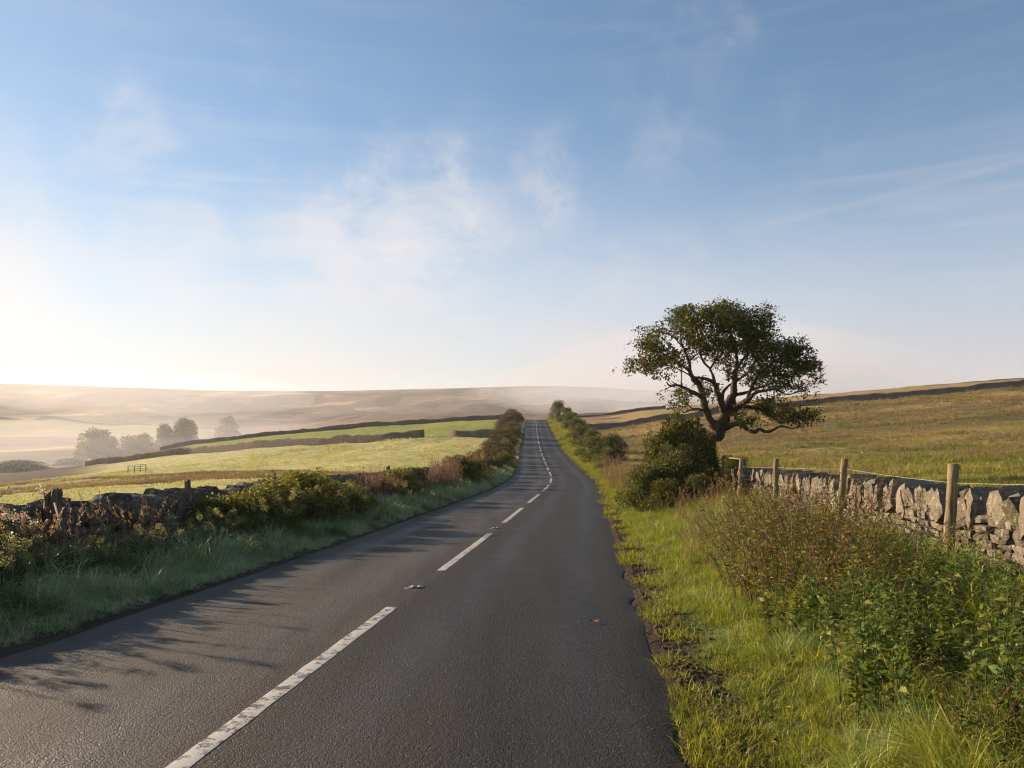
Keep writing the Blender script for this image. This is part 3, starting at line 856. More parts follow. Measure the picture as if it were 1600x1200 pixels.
def grass():
    # right verge, close
    pr = [tuft('turf', M['grass_r'], 38, 0.17, 0.12, 0.0065, 0.95, 50 + i) for i in range(5)]
    pr += [tuft('long_turf', M['grass_r'], 30, 0.36, 0.10, 0.008, 0.95, 60 + i, 4, 0.6) for i in range(2)]
    def samp(r, n):
        y = 1.8 + 30 * r.uniform(0, 1, n) ** 1.7
        s = HALF + 0.16 + r.uniform(0, 1, n) ** 0.9 * (np.interp(y, [0, 8, 30], [2.9, 3.3, 4.4]))
        x = xc(y) + s
        gap = (s < HALF + 0.62) & (fbm(x * 2.2, y * 1.1, 3, 61) < np.interp(s, [HALF, HALF + 0.25, HALF + 0.62], [0.45, 0.62, 0.34]))
        keep = ~gap
        return x[keep], y[keep]
    sz = lambda X, Y, r: r.uniform(0.6, 1.2, len(X)) * np.interp(X - xc(Y) - HALF, [0.1, 0.6, 1.2, 2.2], [0.34, 0.50, 0.75, 1.2]) * np.interp(fbm(X * 1.7, Y * 1.7, 2, 8), [0.32, 0.68], [0.45, 1.45])
    scatter_area('verge_grass', 15000, samp, pr, sz, 0.22, 3)
    pm = [tuft('moss_turf', M['grass_moss'], 26, 0.085, 0.10, 0.007, 0.9, 80 + i) for i in range(4)]
    def samp2(r, n):
        y = 1.8 + 60 * r.uniform(0, 1, n) ** 1.6
        s = HALF + 0.02 + r.uniform(0, 1, n) ** 1.6 * np.interp(y, [0, 30, 60], [1.0, 1.6, 2.6])
        x = xc(y) + s
        keep = fbm(x * 2.6, y * 1.3, 3, 61) > np.interp(s - HALF, [0, 0.15, 0.6, 1], [0.66, 0.60, 0.44, 0.2])
        return x[keep], y[keep]
    scatter_area('mossy_verge_edge', 12000, samp2, pm, lambda X, Y, r: r.uniform(0.6, 1.5, len(X)) * np.interp(Y, [0, 60], [0.9, 2.2]), 0.2, 4)
    # verges further along the road
    pf = [tuft('far_turf', M['grass_moss'], 30, 0.26, 0.30, 0.018, 0.8, 90 + i, 2) for i in range(4)]
    def samp3(r, n):
        y = 26 + 200 * r.uniform(0, 1, n) ** 1.3
        s = HALF + 0.25 + r.uniform(0, 1, n) * 2.6
        return xc(y) + s, y
    scatter_area('far_right_verge_grass', 7000, samp3, pf, lambda X, Y, r: r.uniform(0.6, 1.3, len(X)) * np.interp(Y, [0, 60, 200], [0.8, 1.1, 1.8]) * np.interp(X - xc(Y) - HALF, [.2, .8], [0.5, 1]), 0.2, 5)
    # left verge
    pl = [tuft('dewy_turf', M['grass_l'], 34, 0.18, 0.14, 0.008, 1.1, 100 + i) for i in range(5)]
    pl += [tuft('long_dewy_turf', M['grass_l'], 26, 0.34, 0.12, 0.009, 1.0, 110 + i, 4, 0.6) for i in range(2)]
    def samp4(r, n):
        y = 4.0 + 75 * r.uniform(0, 1, n) ** 1.6
        s = -(HALF + 0.12 + r.uniform(0, 1, n) ** 0.85 * 2.1)
        return xc(y) + s, y
    scatter_area('left_verge_grass', 24000, samp4, pl, lambda X, Y, r: r.uniform(0.65, 1.25, len(X)) * np.interp(-(X - xc(Y)) - HALF, [0.1, 0.5, 1.0], [0.4, 0.85, 1.1]) * np.interp(Y, [0, 20, 75], [0.9, 1.0, 1.5]) * np.interp(fbm(X * 1.5, Y * 1.5, 2, 19), [0.32, 0.68], [0.55, 1.4]), 0.25, 6)
    plf = [tuft('far_dewy_turf', M['grass_l'], 26, 0.3, 0.3, 0.02, 0.8, 120 + i, 2) for i in range(3)]
    def samp5(r, n):
        y = 60 + 165 * r.uniform(0, 1, n) ** 1.2
        return xc(y) - (HALF + 0.3 + r.uniform(0, 1, n) * 2.2), y
    scatter_area('far_left_verge_grass', 4000, samp5, plf, lambda X, Y, r: r.uniform(0.7, 1.4, len(X)) * np.interp(Y, [60, 225], [1.0, 1.8]), 0.2, 7)
    # right field behind the wall
    pg = [tuft('grazing_tuft', M['grass_right_field'], 34, 0.20, 0.24, 0.016, 0.9, 130 + i, 2) for i in range(4)]
    pgb = [tuft('bleached_tuft', M['grass_brown_field'], 34, 0.20, 0.24, 0.016, 0.9, 135 + i, 2) for i in range(4)]
    pgr = [tuft('rush_tuft', M['rush'], 34, 0.42, 0.16, 0.014, 0.45, 140 + i, 2) for i in range(3)]
    def samp6(r, n):
        y = 8 + 150 * r.uniform(0, 1, n) ** 1.5
        u = r.uniform(900, 1680, n)
        x = (u - 800) * y / F_PX
        keep = (x > wallR_x(np.minimum(y, 30)) + 0.6) & (x - xc(y) > 7) & (x > np.where(y < 34, 7.2, 0))
        keep = keep & (r.uniform(0, 1, n) > sstep(22, 75, y + (fbm(x * 0.08, y * 0.08, 2, 44) - 0.5) * 60))
        return x[keep], y[keep]
    def samp6b(r, n):
        y = 18 + 140 * r.uniform(0, 1, n) ** 1.3
        u = r.uniform(900, 1680, n)
        x = (u - 800) * y / F_PX
        keep = (x - xc(y) > 7.5) & (x > np.where(y < 34, 8.5, 0)) & (r.uniform(0, 1, n) < sstep(22, 75, y + (fbm(x * 0.08, y * 0.08, 2, 44) - 0.5) * 60))
        return x[keep], y[keep]
    scatter_area('bleached_field_grass', 26000, samp6b, pgb, lambda X, Y, r: r.uniform(0.5, 1.3, len(X)) * np.interp(Y, [8, 40, 150], [0.8, 1.2, 2.0]) * np.interp(fbm(X * 0.2, Y * 0.2, 2, 18), [0.3, 0.7], [0.5, 1.3]), 0.2, 88)
    scatter_area('field_grass', 30000, samp6, pg, lambda X, Y, r: r.uniform(0.6, 1.3, len(X)) * np.interp(Y, [8, 40, 150], [0.8, 1.3, 2.4]) * np.interp(fbm(X * 0.25, Y * 0.25, 2, 18), [0.3, 0.7], [0.6, 1.35]), 0.2, 8)
    def samp7(r, n):
        y = 30 + 125 * r.uniform(0, 1, n)
        u = r.uniform(950, 1680, n); x = (u - 800) * y / F_PX
        keep = (fbm(x * 0.06, y * 0.1, 3, 71) > 0.53) & (x - xc(y) > 9)
        return x[keep], y[keep]
    scatter_area('field_rushes', 9000, samp7, pgr, lambda X, Y, r: r.uniform(0.5, 1.3, len(X)) * np.interp(Y, [30, 150], [0.9, 1.5]), 0.12, 9)
    # left fields
    pp = [tuft('pasture_tuft', M['grass_left_field'], 30, 0.09, 0.28, 0.018, 0.9, 150 + i, 2) for i in range(4)]
    def samp8(r, n):
        y = 12 + 125 * r.uniform(0, 1, n) ** 1.4
        u = r.uniform(-80, 800, n); x = (u - 800) * y / F_PX
        keep = (x - xc(y) < -7.5)
        return x[keep], y[keep]
    scatter_area('pasture_grass', 26000, samp8, pp, lambda X, Y, r: r.uniform(0.5, 1.3, len(X)) * np.interp(Y, [12, 50, 140], [0.8, 1.3, 2.4]) * np.interp(fbm(X * 0.3, Y * 0.3, 2, 28), [0.3, 0.7], [0.5, 1.4]), 0.2, 10)
    prr = [tuft('reed_tuft', M['rush'], 40, 0.36, 0.40, 0.022, 0.5, 160 + i, 2) for i in range(4)]
    def samp9(r, n):
        u = r.uniform(-80, 610, n)
        lo_ = np.interp(u, [-2400, 0, 250, 420, 520, 600], [76, 78, 78, 64, 52, 46]); hi_ = np.interp(u, [-2400, 0, 150, 300, 450, 560, 610], [172, 150, 112, 98, 76, 58, 48])
        y = lo_ + (hi_ - lo_) * r.uniform(0, 1, n); x = (u - 800) * y / F_PX
        keep = (x - xc(y) < -9) & (fbm(x * 0.12, y * 0.2, 4, 91) > 0.49)
        return x[keep], y[keep]
    scatter_area('reed_bed', 14000, samp9, prr, lambda X, Y, r: r.uniform(0.6, 1.3, len(X)), 0.1, 11)


grass()

# ------------------------------------------------------------------ stones and walls
def rock(seed, sx, sy, sz, rough=0.16, cuts=2, chisel=5, rnd_=0.20, cut=(0.95, 1.25)):
    """an irregular block: subdivided cube, corners knocked off by random planes"""
    r = np.random.default_rng(seed)
    bm = bmesh.new()
    bmesh.ops.create_cube(bm, size=2.0)
    bmesh.ops.subdivide_edges(bm, edges=bm.edges[:], cuts=cuts, use_grid_fill=True)
    V = np.array([v.co[:] for v in bm.verts])
    sph = V / np.linalg.norm(V, axis=1)[:, None]
    V = V * (1 - rnd_) + sph * 1.25 * rnd_
    for _ in range(chisel):
        nrm = r.normal(0, 1, 3); nrm /= np.linalg.norm(nrm)
        dd = r.uniform(*cut)
        dist = V @ nrm - dd
        V = V - np.where(dist > 0, dist, 0)[:, None] * nrm
    V = V + r.normal(0, rough * 0.35, V.shape)
    V[:, 0] += V[:, 2] * r.uniform(-0.12, 0.12); V[:, 1] += V[:, 2] * r.uniform(-0.1, 0.1)
    V = V * np.array([sx, sy, sz]) / 2
    for v, c in zip(bm.verts, V): v.co = c
    me = bpy.data.meshes.new('stone')
    bm.to_mesh(me); bm.free()
    for p in me.polygons: p.use_smooth = False
    return me


def joined(name, items, mat):
    """items: (mesh, Matrix) -> one mesh"""
    Vs = []; Fs = []; off = 0
    cache = {}
    for me, mx in items:
        if me.name not in cache:
            v = np.zeros(len(me.vertices) * 3, np.float32); me.vertices.foreach_get('co', v)
            f = np.zeros(len(me.loops), np.int32); me.loops.foreach_get('vertex_index', f)
            cache[me.name] = (v.reshape(-1, 3), f.reshape(-1, 4))
        v, f = cache[me.name]
        m3 = np.array(mx.to_3x3()); t = np.array(mx.translation)
        Vs.append(v @ m3.T + t); Fs.append(f + off); off += len(v)
    return np_mesh(name, np.concatenate(Vs), np.concatenate(Fs), mat)


def wall(path, root, mat, y0, y1, height, thick, cope, face, n_face, lean, seed, face_side, skip_gap=None):
    """path(Y) -> x of the wall's middle; stones are children of root"""
    r = random.Random(seed)
    inv = Vector(root.location)
    def frame(Y):
        p0 = Vector((float(path(Y)), Y, 0)); p1 = Vector((float(path(Y + 0.5)), Y + 0.5, 0))
        t = (p1 - p0).normalized()
        return p0, t, math.atan2(-t.x, t.y)
    gz = lambda Y: float(H(float(path(Y)), Y, False)) - 0.03
    hts = lambda Y: height * (1 + 0.10 * (float(fbm(np.array(Y * 0.5), np.array(seed * 1.0), 3, seed)) - 0.5))
    # filling
    Ys = np.arange(y0, y1 + 0.01, 0.5)
    rows = []
    for Y in Ys:
        p, t, a = frame(Y)
        nx = Vector((math.cos(a), math.sin(a), 0))
        z = gz(Y); h = hts(Y) - 0.04
        for sd, zz, th in ((-1, -0.2, 1.0), (-1, h, 0.72), (1, h, 0.72), (1, -0.2, 1.0)):
            q = p + nx * sd * (thick / 2 - 0.07) * th
            rows.append((q.x - inv.x, q.y - inv.y, z + zz - inv.z))
    n = len(Ys); idx = np.arange(n * 4).reshape(n, 4)
    Fq = np.concatenate([np.stack([idx[:-1, k], idx[1:, k], idx[1:, k + 1], idx[:-1, k + 1]], -1) for k in range(3)])
    Fe = np.array([idx[0], idx[-1][::-1]])
    link('filling', np_mesh('filling', rows, np.concatenate([Fq, Fe]), M['core']), root)
    # coping
    cnt = 0; extra = []
    Y = y0
    while Y < y1:
        w, hgt, wd = cope['w'](r), cope['h'](r), cope['d'](r)
        p, t, a = frame(Y)
        me = r.choice(cope['mesh'])
        rot = Matrix.Rotation(a + r.gauss(0, 0.20), 4, 'Z') @ Matrix.Rotation(-lean + r.gauss(0, cope.get('jit', 0.13)), 4, 'X') @ Matrix.Rotation(r.gauss(0, 0.07), 4, 'Y')
        z = gz(Y) + hts(Y) + hgt * 0.42
        mx = Matrix.Translation((p.x - inv.x + r.gauss(0, 0.045), p.y - inv.y, z - inv.z + r.gauss(0, 0.018))) @ rot @ Matrix.Diagonal((wd, w, hgt, 1))
        if cnt < 290:
            o = link('coping_stone', me, root); o.matrix_local = mx
        else: extra.append((me, mx))
        cnt += 1
        Y += w * cope.get('pack', 0.86)
    if extra: tag(link('far_coping_stones', joined('far_coping_stones', extra, mat), root), kind='stuff')
    # face
    stones = []
    for side in face_side:
        z = 0.0; top = height + 0.06; c = 0
        while z < top:
            hgt = r.uniform(0.065, 0.145) * face.get('k', 1)
            Y = y0 + r.uniform(0, 0.2)
            while Y < y1:
                ln = r.uniform(0.13, 0.42) * face.get('k', 1)
                if r.random() < 0.12: ln *= 0.6
                Yc = Y + ln / 2
                p, t, a = frame(Yc)
                nx = Vector((math.cos(a), math.sin(a), 0))
                batter = (1 - 0.26 * (z / top))
                q = p + nx * side * (thick / 2 * batter - 0.05 + r.gauss(0, 0.013))
                hh = hgt * r.uniform(0.85, 1.02)
                me = r.choice(face['mesh'])
                mx = Matrix.Translation((q.x - inv.x, q.y - inv.y, gz(Yc) + z + hgt / 2 + 0.02 * math.sin(Yc * 1.7 + z * 9) - inv.z)) @ Matrix.Rotation(a + r.gauss(0, 0.06), 4, 'Z') @ Matrix.Rotation(r.gauss(0, 0.05), 4, 'X') @ Matrix.Diagonal((0.19, ln * 0.97, hh, 1))
                stones.append((Yc - z * 2.0 * (side == face_side[0]), side, me, mx))
                Y += ln
            z += hgt * 0.97; c += 1
    stones.sort(key=lambda q: (q[1] != face_side[0], q[0] < face.get('from', -99), q[0]))
    for _, _, me, mx in stones[:n_face]:
        o = link('stone', me, root); o.matrix_local = mx
    if stones[n_face:]:
        tag(link('small_stones', joined('small_stones', [(a[2], a[3]) for a in stones[n_face:]], mat), root), kind='stuff')


def mats(ms, m):
    for x in ms: x.materials.append(m)
    return ms


def near_walls():
    cope_r = mats([rock(200 + i, 1, 1, 1, 0.06, 3, 4, 0.20, (1.12, 1.40)) for i in range(12)], M['stone'])
    face_r = mats([rock(240 + i, 1, 1, 1, 0.12, 1, 4) for i in range(12)], M['stone'])
    R = empty('stone_wall', (float(wallR_x(8)), 8.0, float(H(wallR_x(8), 8.0))),
              'dry stone wall with leaning slab coping behind the round fence posts', 'wall')
    wall(wallR_x, R, M['stone'], 4.6, 28.2, 0.57, 0.52,
         dict(mesh=cope_r, w=lambda r: r.uniform(0.14, 0.33), h=lambda r: r.uniform(0.30, 0.38), d=lambda r: r.uniform(0.38, 0.54), pack=0.66),
         dict(mesh=face_r, k=0.8, **{'from': 5.0}), 295, 0.50, 5, (-1, 1))
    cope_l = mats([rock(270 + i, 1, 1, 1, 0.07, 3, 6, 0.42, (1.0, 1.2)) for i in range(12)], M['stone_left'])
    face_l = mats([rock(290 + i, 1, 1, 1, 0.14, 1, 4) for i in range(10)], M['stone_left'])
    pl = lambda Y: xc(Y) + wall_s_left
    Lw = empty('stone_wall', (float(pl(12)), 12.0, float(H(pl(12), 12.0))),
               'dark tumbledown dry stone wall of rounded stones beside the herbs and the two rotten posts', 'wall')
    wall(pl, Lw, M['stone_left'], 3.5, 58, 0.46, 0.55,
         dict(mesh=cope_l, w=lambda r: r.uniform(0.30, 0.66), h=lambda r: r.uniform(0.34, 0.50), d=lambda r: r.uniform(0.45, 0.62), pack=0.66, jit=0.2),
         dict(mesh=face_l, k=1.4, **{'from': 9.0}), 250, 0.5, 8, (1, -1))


near_walls()


def far_wall(label, pts, h=1.35, seed=0, th=0.6, step=1.2, gaps=(), name='field_wall'):
    """pts: (picture column, distance)"""
    P = [Vector(((px - 800) * Y / F_PX, Y, 0)) for px, Y in pts]
    out = []
    for a, b in zip(P[:-1], P[1:]):
        n = max(2, int((b - a).length / step))
        for i in range(n): out.append(a.lerp(b, i / n))
    out.append(P[-1])
    V = []; r = random.Random(seed)
    hb = 0
    for i, p in enumerate(out):
        if r.random() < 0.10: hb = r.uniform(-0.22, 0.05)
        hb *= 0.9
        t = (out[min(i + 1, len(out) - 1)] - out[max(i - 1, 0)]).normalized(); n = Vector((-t.y, t.x, 0))
        z = float(H(p.x, p.y)); hh = h * (1 + hb) + r.uniform(-0.10, 0.14)
        for sd, zz, w_ in ((-1, -0.6, 1), (-1, hh - 0.28, .8), (-0.6, hh, .7), (0.6, hh, .7), (1, hh - 0.28, .8), (1, -0.6, 1)):
            q = p + n * sd * th / 2 * w_
            V.append((q.x + r.gauss(0, .02), q.y + r.gauss(0, .02), z + zz + r.gauss(0, .02)))
    n = len(out); idx = np.arange(n * 6).reshape(n, 6)
    Fq = np.concatenate([np.stack([idx[:-1, k], idx[1:, k], idx[1:, k + 1], idx[:-1, k + 1]], -1) for k in range(5)])
    o = link(name, np_mesh(name, V, [Fq, np.array([idx[0], idx[-1][::-1]])], M['far_stone']))
    tag(o, label, 'wall')


far_wall('long dark field wall crossing the pale pasture left of the road', [(131, 200), (200, 190), (300, 178), (400, 160), (500, 147), (600, 138), (662, 135)], 1.45, 1)
far_wall('short dark field wall between the gateway and the roadside hedge', [(704, 134), (740, 132), (786, 130)], 1.35, 2)
far_wall('thin dark wall along the top of the upper green field', [(250, 244), (312, 243), (400, 238), (480, 232), (572, 227), (690, 221), (794, 216)], 1.3, 3)
far_wall('dark wall climbing across the brown field behind the tree', [(905, 150), (960, 150), (1050, 150), (1125, 151), (1234, 152), (1366, 152), (1500, 152), (1620, 152), (1800, 152)], 1.15, 4)
far_wall('distant low wall on the skyline of the brown field', [(885, 238), (930, 238), (980, 236), (1040, 236)], 1.0, 5)
far_wall('dark field boundary wall across the misty valley slope', [(-120, 1290), (0, 1330), (90, 1350), (170, 1340), (235, 1300)], 4.0, 6, 2.0, 12)

# ------------------------------------------------------------------ posts, wire, gate
def tube(pts, rads, sides=8, cap=True, jit=0.0, seed=0):
    """tapering tube through pts"""
    r = np.random.default_rng(seed)
    P = np.array([tuple(p) for p in pts], float); n = len(P)
    T = np.gradient(P, axis=0); T /= np.linalg.norm(T, axis=1)[:, None] + 1e-9
    ref = np.array([0.3, 0.9, 0.1]) if abs(T[0][2]) > 0.5 else np.array([0, 0, 1.0])
    V = []
    N = np.cross(T[0], ref); N /= np.linalg.norm(N)
    for i in range(n):
        N = N - T[i] * (N @ T[i]); N /= np.linalg.norm(N) + 1e-9
        B = np.cross(T[i], N)
        for k in range(sides):
            a = 2 * math.pi * k / sides
            rr = rads[i] * (1 + (r.normal(0, jit) if jit else 0))
            V.append(P[i] + (N * math.cos(a) + B * math.sin(a)) * rr)
    idx = np.arange(n * sides).reshape(n, sides); nx = np.roll(idx, -1, axis=1)
    Fq = np.stack([idx[:-1], nx[:-1], nx[1:], idx[1:]], -1).reshape(-1, 4)
    Fs = [Fq]
    if cap: Fs.append(np.array([idx[0][::-1], idx[-1]]))
    return np.array(V), Fs


def tubes_mesh(name, items, mat, smooth=True):
    Vs = []; by = {}; off = 0
    for V, Fs in items:
        Vs.append(V)
        for f in Fs: by.setdefault(f.shape[1], []).append(f + off)
        off += len(V)
    return np_mesh(name, np.concatenate(Vs), [np.concatenate(v) for v in by.values()], mat, smooth)


def post_obj(label, base, top, r0, r1, mat, group, seed, split=False):
    n = 9
    pts = [Vector(base).lerp(Vector(top), i / (n - 1)) + Vector((math.sin(i * 1.3 + seed) * 0.004, math.cos(i * 1.1 + seed) * 0.004, 0)) for i in range(n)]
    rel = [p - Vector(base) for p in pts]
    rad = [r0 + (r1 - r0) * i / (n - 1) for i in range(n)]
    V, Fs = tube(rel, rad, 12, True, 0.05 if not split else 0.16, seed)
    if split: V[-12:, 2] += np.random.default_rng(seed).uniform(-0.05, 0.03, 12)
    o = link('fence_post', tubes_mesh('fence_post', [(V, Fs)], mat), loc=base)
    tag(o, label, 'post', group)
    return o


def posts():
    gr = 'round fence posts in front of the right-hand stone wall'
    spec = [((1490, 725), (1479, 7.8), 0.050, 'thickest round wooden post in front of the slab coping, nearest of the wire fence'),
            ((1320, 717), (1308, 12.0), 0.048, 'round wooden post leaning slightly where the wire starts rising above the wall, second nearest'),
            ((1213, 717), (1211, 16.3), 0.052, 'short wooden post showing above the coping midway between railed posts and leaning post'),
            ((1159, 716), (1154, 21.0), 0.055, 'slim wooden post carrying the nearer end of the thin top rail'),
            ((1130, 712), (1130, 25.5), 0.045, 'slim wooden post beside the dark bush at the far end of the rail')]
    tops = []
    for i, ((px, py), (bx, Y), rr, lab) in enumerate(spec):
        top = ray(px, py, Y)
        b = ray(bx, 760, Y); b.z = float(H(b.x, b.y)) - 0.05
        post_obj(lab, b, top, rr * 1.04, rr, M['post'], gr, i)
        tops.append(top)
    # rail between the two far posts
    a, b = tops[4] + Vector((-0.02, -0.05, -0.05)), tops[3] + Vector((0.03, -0.04, -0.03))
    V, Fs = tube([a - a, (b - a) * 0.5, b - a], [0.024] * 3, 8, True)
    tag(link('fence_rail', tubes_mesh('fence_rail', [(V, Fs)], M['post']), loc=a), 'thin wooden rail joining the two farthest posts by the bush', 'rail')
    # wire
    pts = [ray(1720, 773, 6.3), ray(1600, 765, 7.1)]
    pts = [ray(1640, 767, 6.2)] + [tops[0] + Vector((-0.055, -0.02, -0.19))]
    c = [Vector((4.10, 5.0, 1.38)), tops[0] + Vector((0, -0.055, -0.185)), tops[1] + Vector((0, -0.055, -0.15)), tops[2] + Vector((0, -0.055, -0.17)), tops[3] + Vector((0, -0.06, -0.22))]
    strands = []
    for ph in (0, math.pi):
        P = []
        for a, b in zip(c[:-1], c[1:]):
            n = int((b - a).length / 0.03)
            for i in range(n):
                t = i / n; q = a.lerp(b, t); q.z -= 0.015 * 4 * t * (1 - t) * (a - b).length / 4.5
                th = (b - a).length * t * 42 + ph
                P.append(q + Vector((math.cos(th) * 0.0026, 0, math.sin(th) * 0.0026)))
        P.append(c[-1])
        strands.append(tube([p - c[1] for p in P], [0.0011] * len(P), 4, True))
    tag(link('fence_wire', tubes_mesh('fence_wire', strands, M['wire']), loc=c[1]), 'pale twisted wire strung between the round posts above the wall', 'wire')
    # rotten posts of the left wall: x, y of the top, distance, radius, bottom column
    gl = 'weathered posts standing in the left-hand wall'
    L = [(75, 768, 11.35, 0.060, 76, 'split grey post stump, left one of the close pair above the rounded stones'),
         (89, 765, 11.3, 0.065, 91, 'split grey post stump, right one of the close pair above the rounded stones'),
         (292, 751, 15.6, 0.055, 297, 'single tilted post stump on the wall between herbs and golden shrubs'),
         (429, 739, 20.5, 0.06, 433, 'post stump just showing over the wall at the start of the golden shrubs'),
         (528, 741, 25.5, 0.06, 530, 'small post stump left of the bare stretch of wall behind the shrubs'),
         (606, 729, 30, 0.07, 609, 'pointed post stump on the bare stretch of wall behind brown grasses'),
         (684, 725, 38, 0.075, 685, 'post stump above the wall behind the brown grasses, left of two'),
         (701, 723, 41, 0.075, 701, 'post stump above the wall behind the brown grasses, right of two')]
    for i, (px, py, Y, rr, bx, lab) in enumerate(L):
        top = ray(px, py, Y); b = ray(bx, 800, Y); b.z = float(H(b.x, b.y)) + 0.3
        post_obj(lab, b, top, rr * 1.1, rr, M['old_post'], gl, 20 + i, True)
    a = ray(86, 786, 10.75); b = ray(104, 850, 10.35)
    V, Fs = tube([b - b, (a - b) * 0.5 + Vector((.01, 0, 0)), a - b], [0.03, 0.028, 0.022], 7, True, 0.1)
    tag(link('fence_stake', tubes_mesh('fence_stake', [(V, Fs)], M['old_post']), loc=b), 'thin broken stake leaning against the dark wall below the paired stumps', 'stake')


posts()


def field_gate():
    Y = 118.0
    a = at(200, Y); b = at(228, Y)
    r = empty('field_gate', a, 'small barred wooden gate in the brown rushes of the misty pasture', 'gate')
    d = b - a
    for t in (0, 0.36, 0.68, 1.0):
        p = d * t
        link('gate_post' if t in (0, 1.0) else 'upright', boxes('gate_post', [(p.x, p.y, p.z + 0.5, 0.09, 0.09, 1.2 if t in (0, 1) else 1.0)], M['post']), r)
    for z in (0.3, 0.6, 0.9, 1.15):
        V, Fs = tube([Vector((0, 0, z)), d + Vector((0, 0, z))], [0.03] * 2, 5)
        link('bar', tubes_mesh('bar', [(V, Fs)], M['post']), r)


field_gate()

# ------------------------------------------------------------------ leaves, shrubs, herbs
def unit(v):
    return v / (np.linalg.norm(v, axis=-1, keepdims=True) + 1e-9)


def leaves(P, D, L, Wd, r, droop=0.25, fold=0.25):
    """P bases (n,3), D directions, L lengths, Wd widths -> V, F, col"""
    n = len(P)
    D = unit(D)
    up = np.tile([0, 0, 1.0], (n, 1)) + r.normal(0, 0.45, (n, 3))
    Sd = unit(np.cross(D, up)); N = unit(np.cross(Sd, D))
    L = L[:, None]; Wd = Wd[:, None]
    mid = P + D * L * 0.45 + N * L * 0.04
    tip = P + D * L - N * L * droop
    l = P + D * L * 0.42 + Sd * Wd * 0.5 + N * Wd * fold
    rr = P + D * L * 0.42 - Sd * Wd * 0.5 + N * Wd * fold
    V = np.stack([P, l, tip, rr, mid], 1)
    st = np.arange(n)[:, None] * 5
    Ft = np.concatenate([st + [0, 4, 1], st + [1, 4, 2], st + [0, 3, 4], st + [4, 3, 2]])
    col = np.repeat(np.stack([r.beta(2, 2, n), r.uniform(0, 1, n), np.zeros(n)], -1)[:, None], 5, 1).reshape(-1, 3)
    return V.reshape(-1, 3), Ft, col


def leaf_mesh(name, parts, mat):
    Vs = []; Fs = []; Cs = []; off = 0
    for V, Ft, c in parts:
        Vs.append(V); Fs.append(Ft + off); Cs.append(c); off += len(V)
    return np_mesh(name, np.concatenate(Vs), np.concatenate(Fs), mat, False, np.concatenate(Cs))


def shrub_mesh(seed, mat, stem_mat, nlobes=16, nleaf=5200, leaf=0.055, w=1.0, h=1.0, erect=0.0, spiky=0.0):
    """a bush about 1 x 1 x 1 m: leaf mass of many small lobes on stems"""
    r = np.random.default_rng(seed)
    C = []; R = []
    for i in range(nlobes):
        a = r.uniform(0, 6.283); t = r.uniform(0.12, 1.0) ** 0.7
        rad = 0.36 * math.sqrt(max(0.05, 1 - (t * 0.92) ** 2)) * r.uniform(0.5, 1.1)
        C.append((rad * math.cos(a), rad * math.sin(a), 0.10 + t * 0.74)); R.append(r.uniform(0.10, 0.21) * (1.1 - 0.35 * t))
    for i in range(nlobes // 2):
        a = r.uniform(0, 6.283); C.append((0.40 * math.cos(a), 0.40 * math.sin(a), r.uniform(0.05, 0.3))); R.append(r.uniform(0.10, 0.17))
    C = np.array(C); R = np.array(R)
    k = r.choice(len(R), nleaf, p=R ** 2 / (R ** 2).sum())
    d = unit(r.normal(0, 1, (nleaf, 3)))
    rr = R[k] * (0.55 + 0.6 * r.uniform(0, 1, nleaf) ** 0.6)
    P = C[k] + d * rr[:, None] * np.array([1, 1, 1 + spiky])
    P[:, 2] = np.abs(P[:, 2])
    D = d * (1 - erect) + r.normal(0, 0.5, (nleaf, 3)) + np.array([0, 0, 0.25 + erect])
    L = leaf * r.uniform(0.6, 1.4, nleaf)
    fm = leaf_mesh('foliage', [leaves(P, D, L, L * 0.5, r)], mat)
    items = []
    for i in range(len(R)):
        c = C[i]
        b = np.array([c[0] * 0.25, c[1] * 0.25, 0.0])
        m1 = b * 0.5 + c * 0.5 + r.normal(0, 0.03, 3)
        items.append(tube([b, m1, c + np.array([0, 0, R[i] * 0.6])], [0.016, 0.010, 0.004], 5, False))
        for q in range(3):
            e = c + unit(r.normal(0, 1, 3)) * R[i] * 1.15
            items.append(tube([c * 0.9 + b * 0.1, (c + e) / 2 + r.normal(0, 0.01, 3), e], [0.006, 0.004, 0.002], 4, False))
    sm = tubes_mesh('stems', items, stem_mat)
    return fm, sm


def place_shrub(meshes, loc, size, label, group=None, rot=None, name='shrub', cat='shrub', lean=(0, 0)):
    o = empty(name, loc, label, cat, group)
    o.rotation_euler = (lean[0], lean[1], rnd.uniform(0, 6.28) if rot is None else rot)
    o.scale = size
    f, s = meshes
    tag(link('foliage', f, o), kind='stuff')
    link('stems', s, o)
    return o


SH = {}
for key, args in dict(
        dark=(M['shrub'], M['brown_stem'], 18, 7000, 0.050),
        gold=(M['shrub_gold'], M['brown_stem'], 20, 6500, 0.050, 1, 1, 0.35, 0.5),
        hedge=(M['hedge'], M['brown_stem'], 18, 6500, 0.045),
        brown=(M['hedge_brown'], M['brown_stem'], 18, 5500, 0.045, 1, 1, 0.3, 0.3),
        far=(M['far_leaf'], M['bark'], 22, 5000, 0.07)).items():
    SH[key] = [shrub_mesh(400 + 10 * list('dghbf').index(key[0]) + i, *args) for i in range(3)]


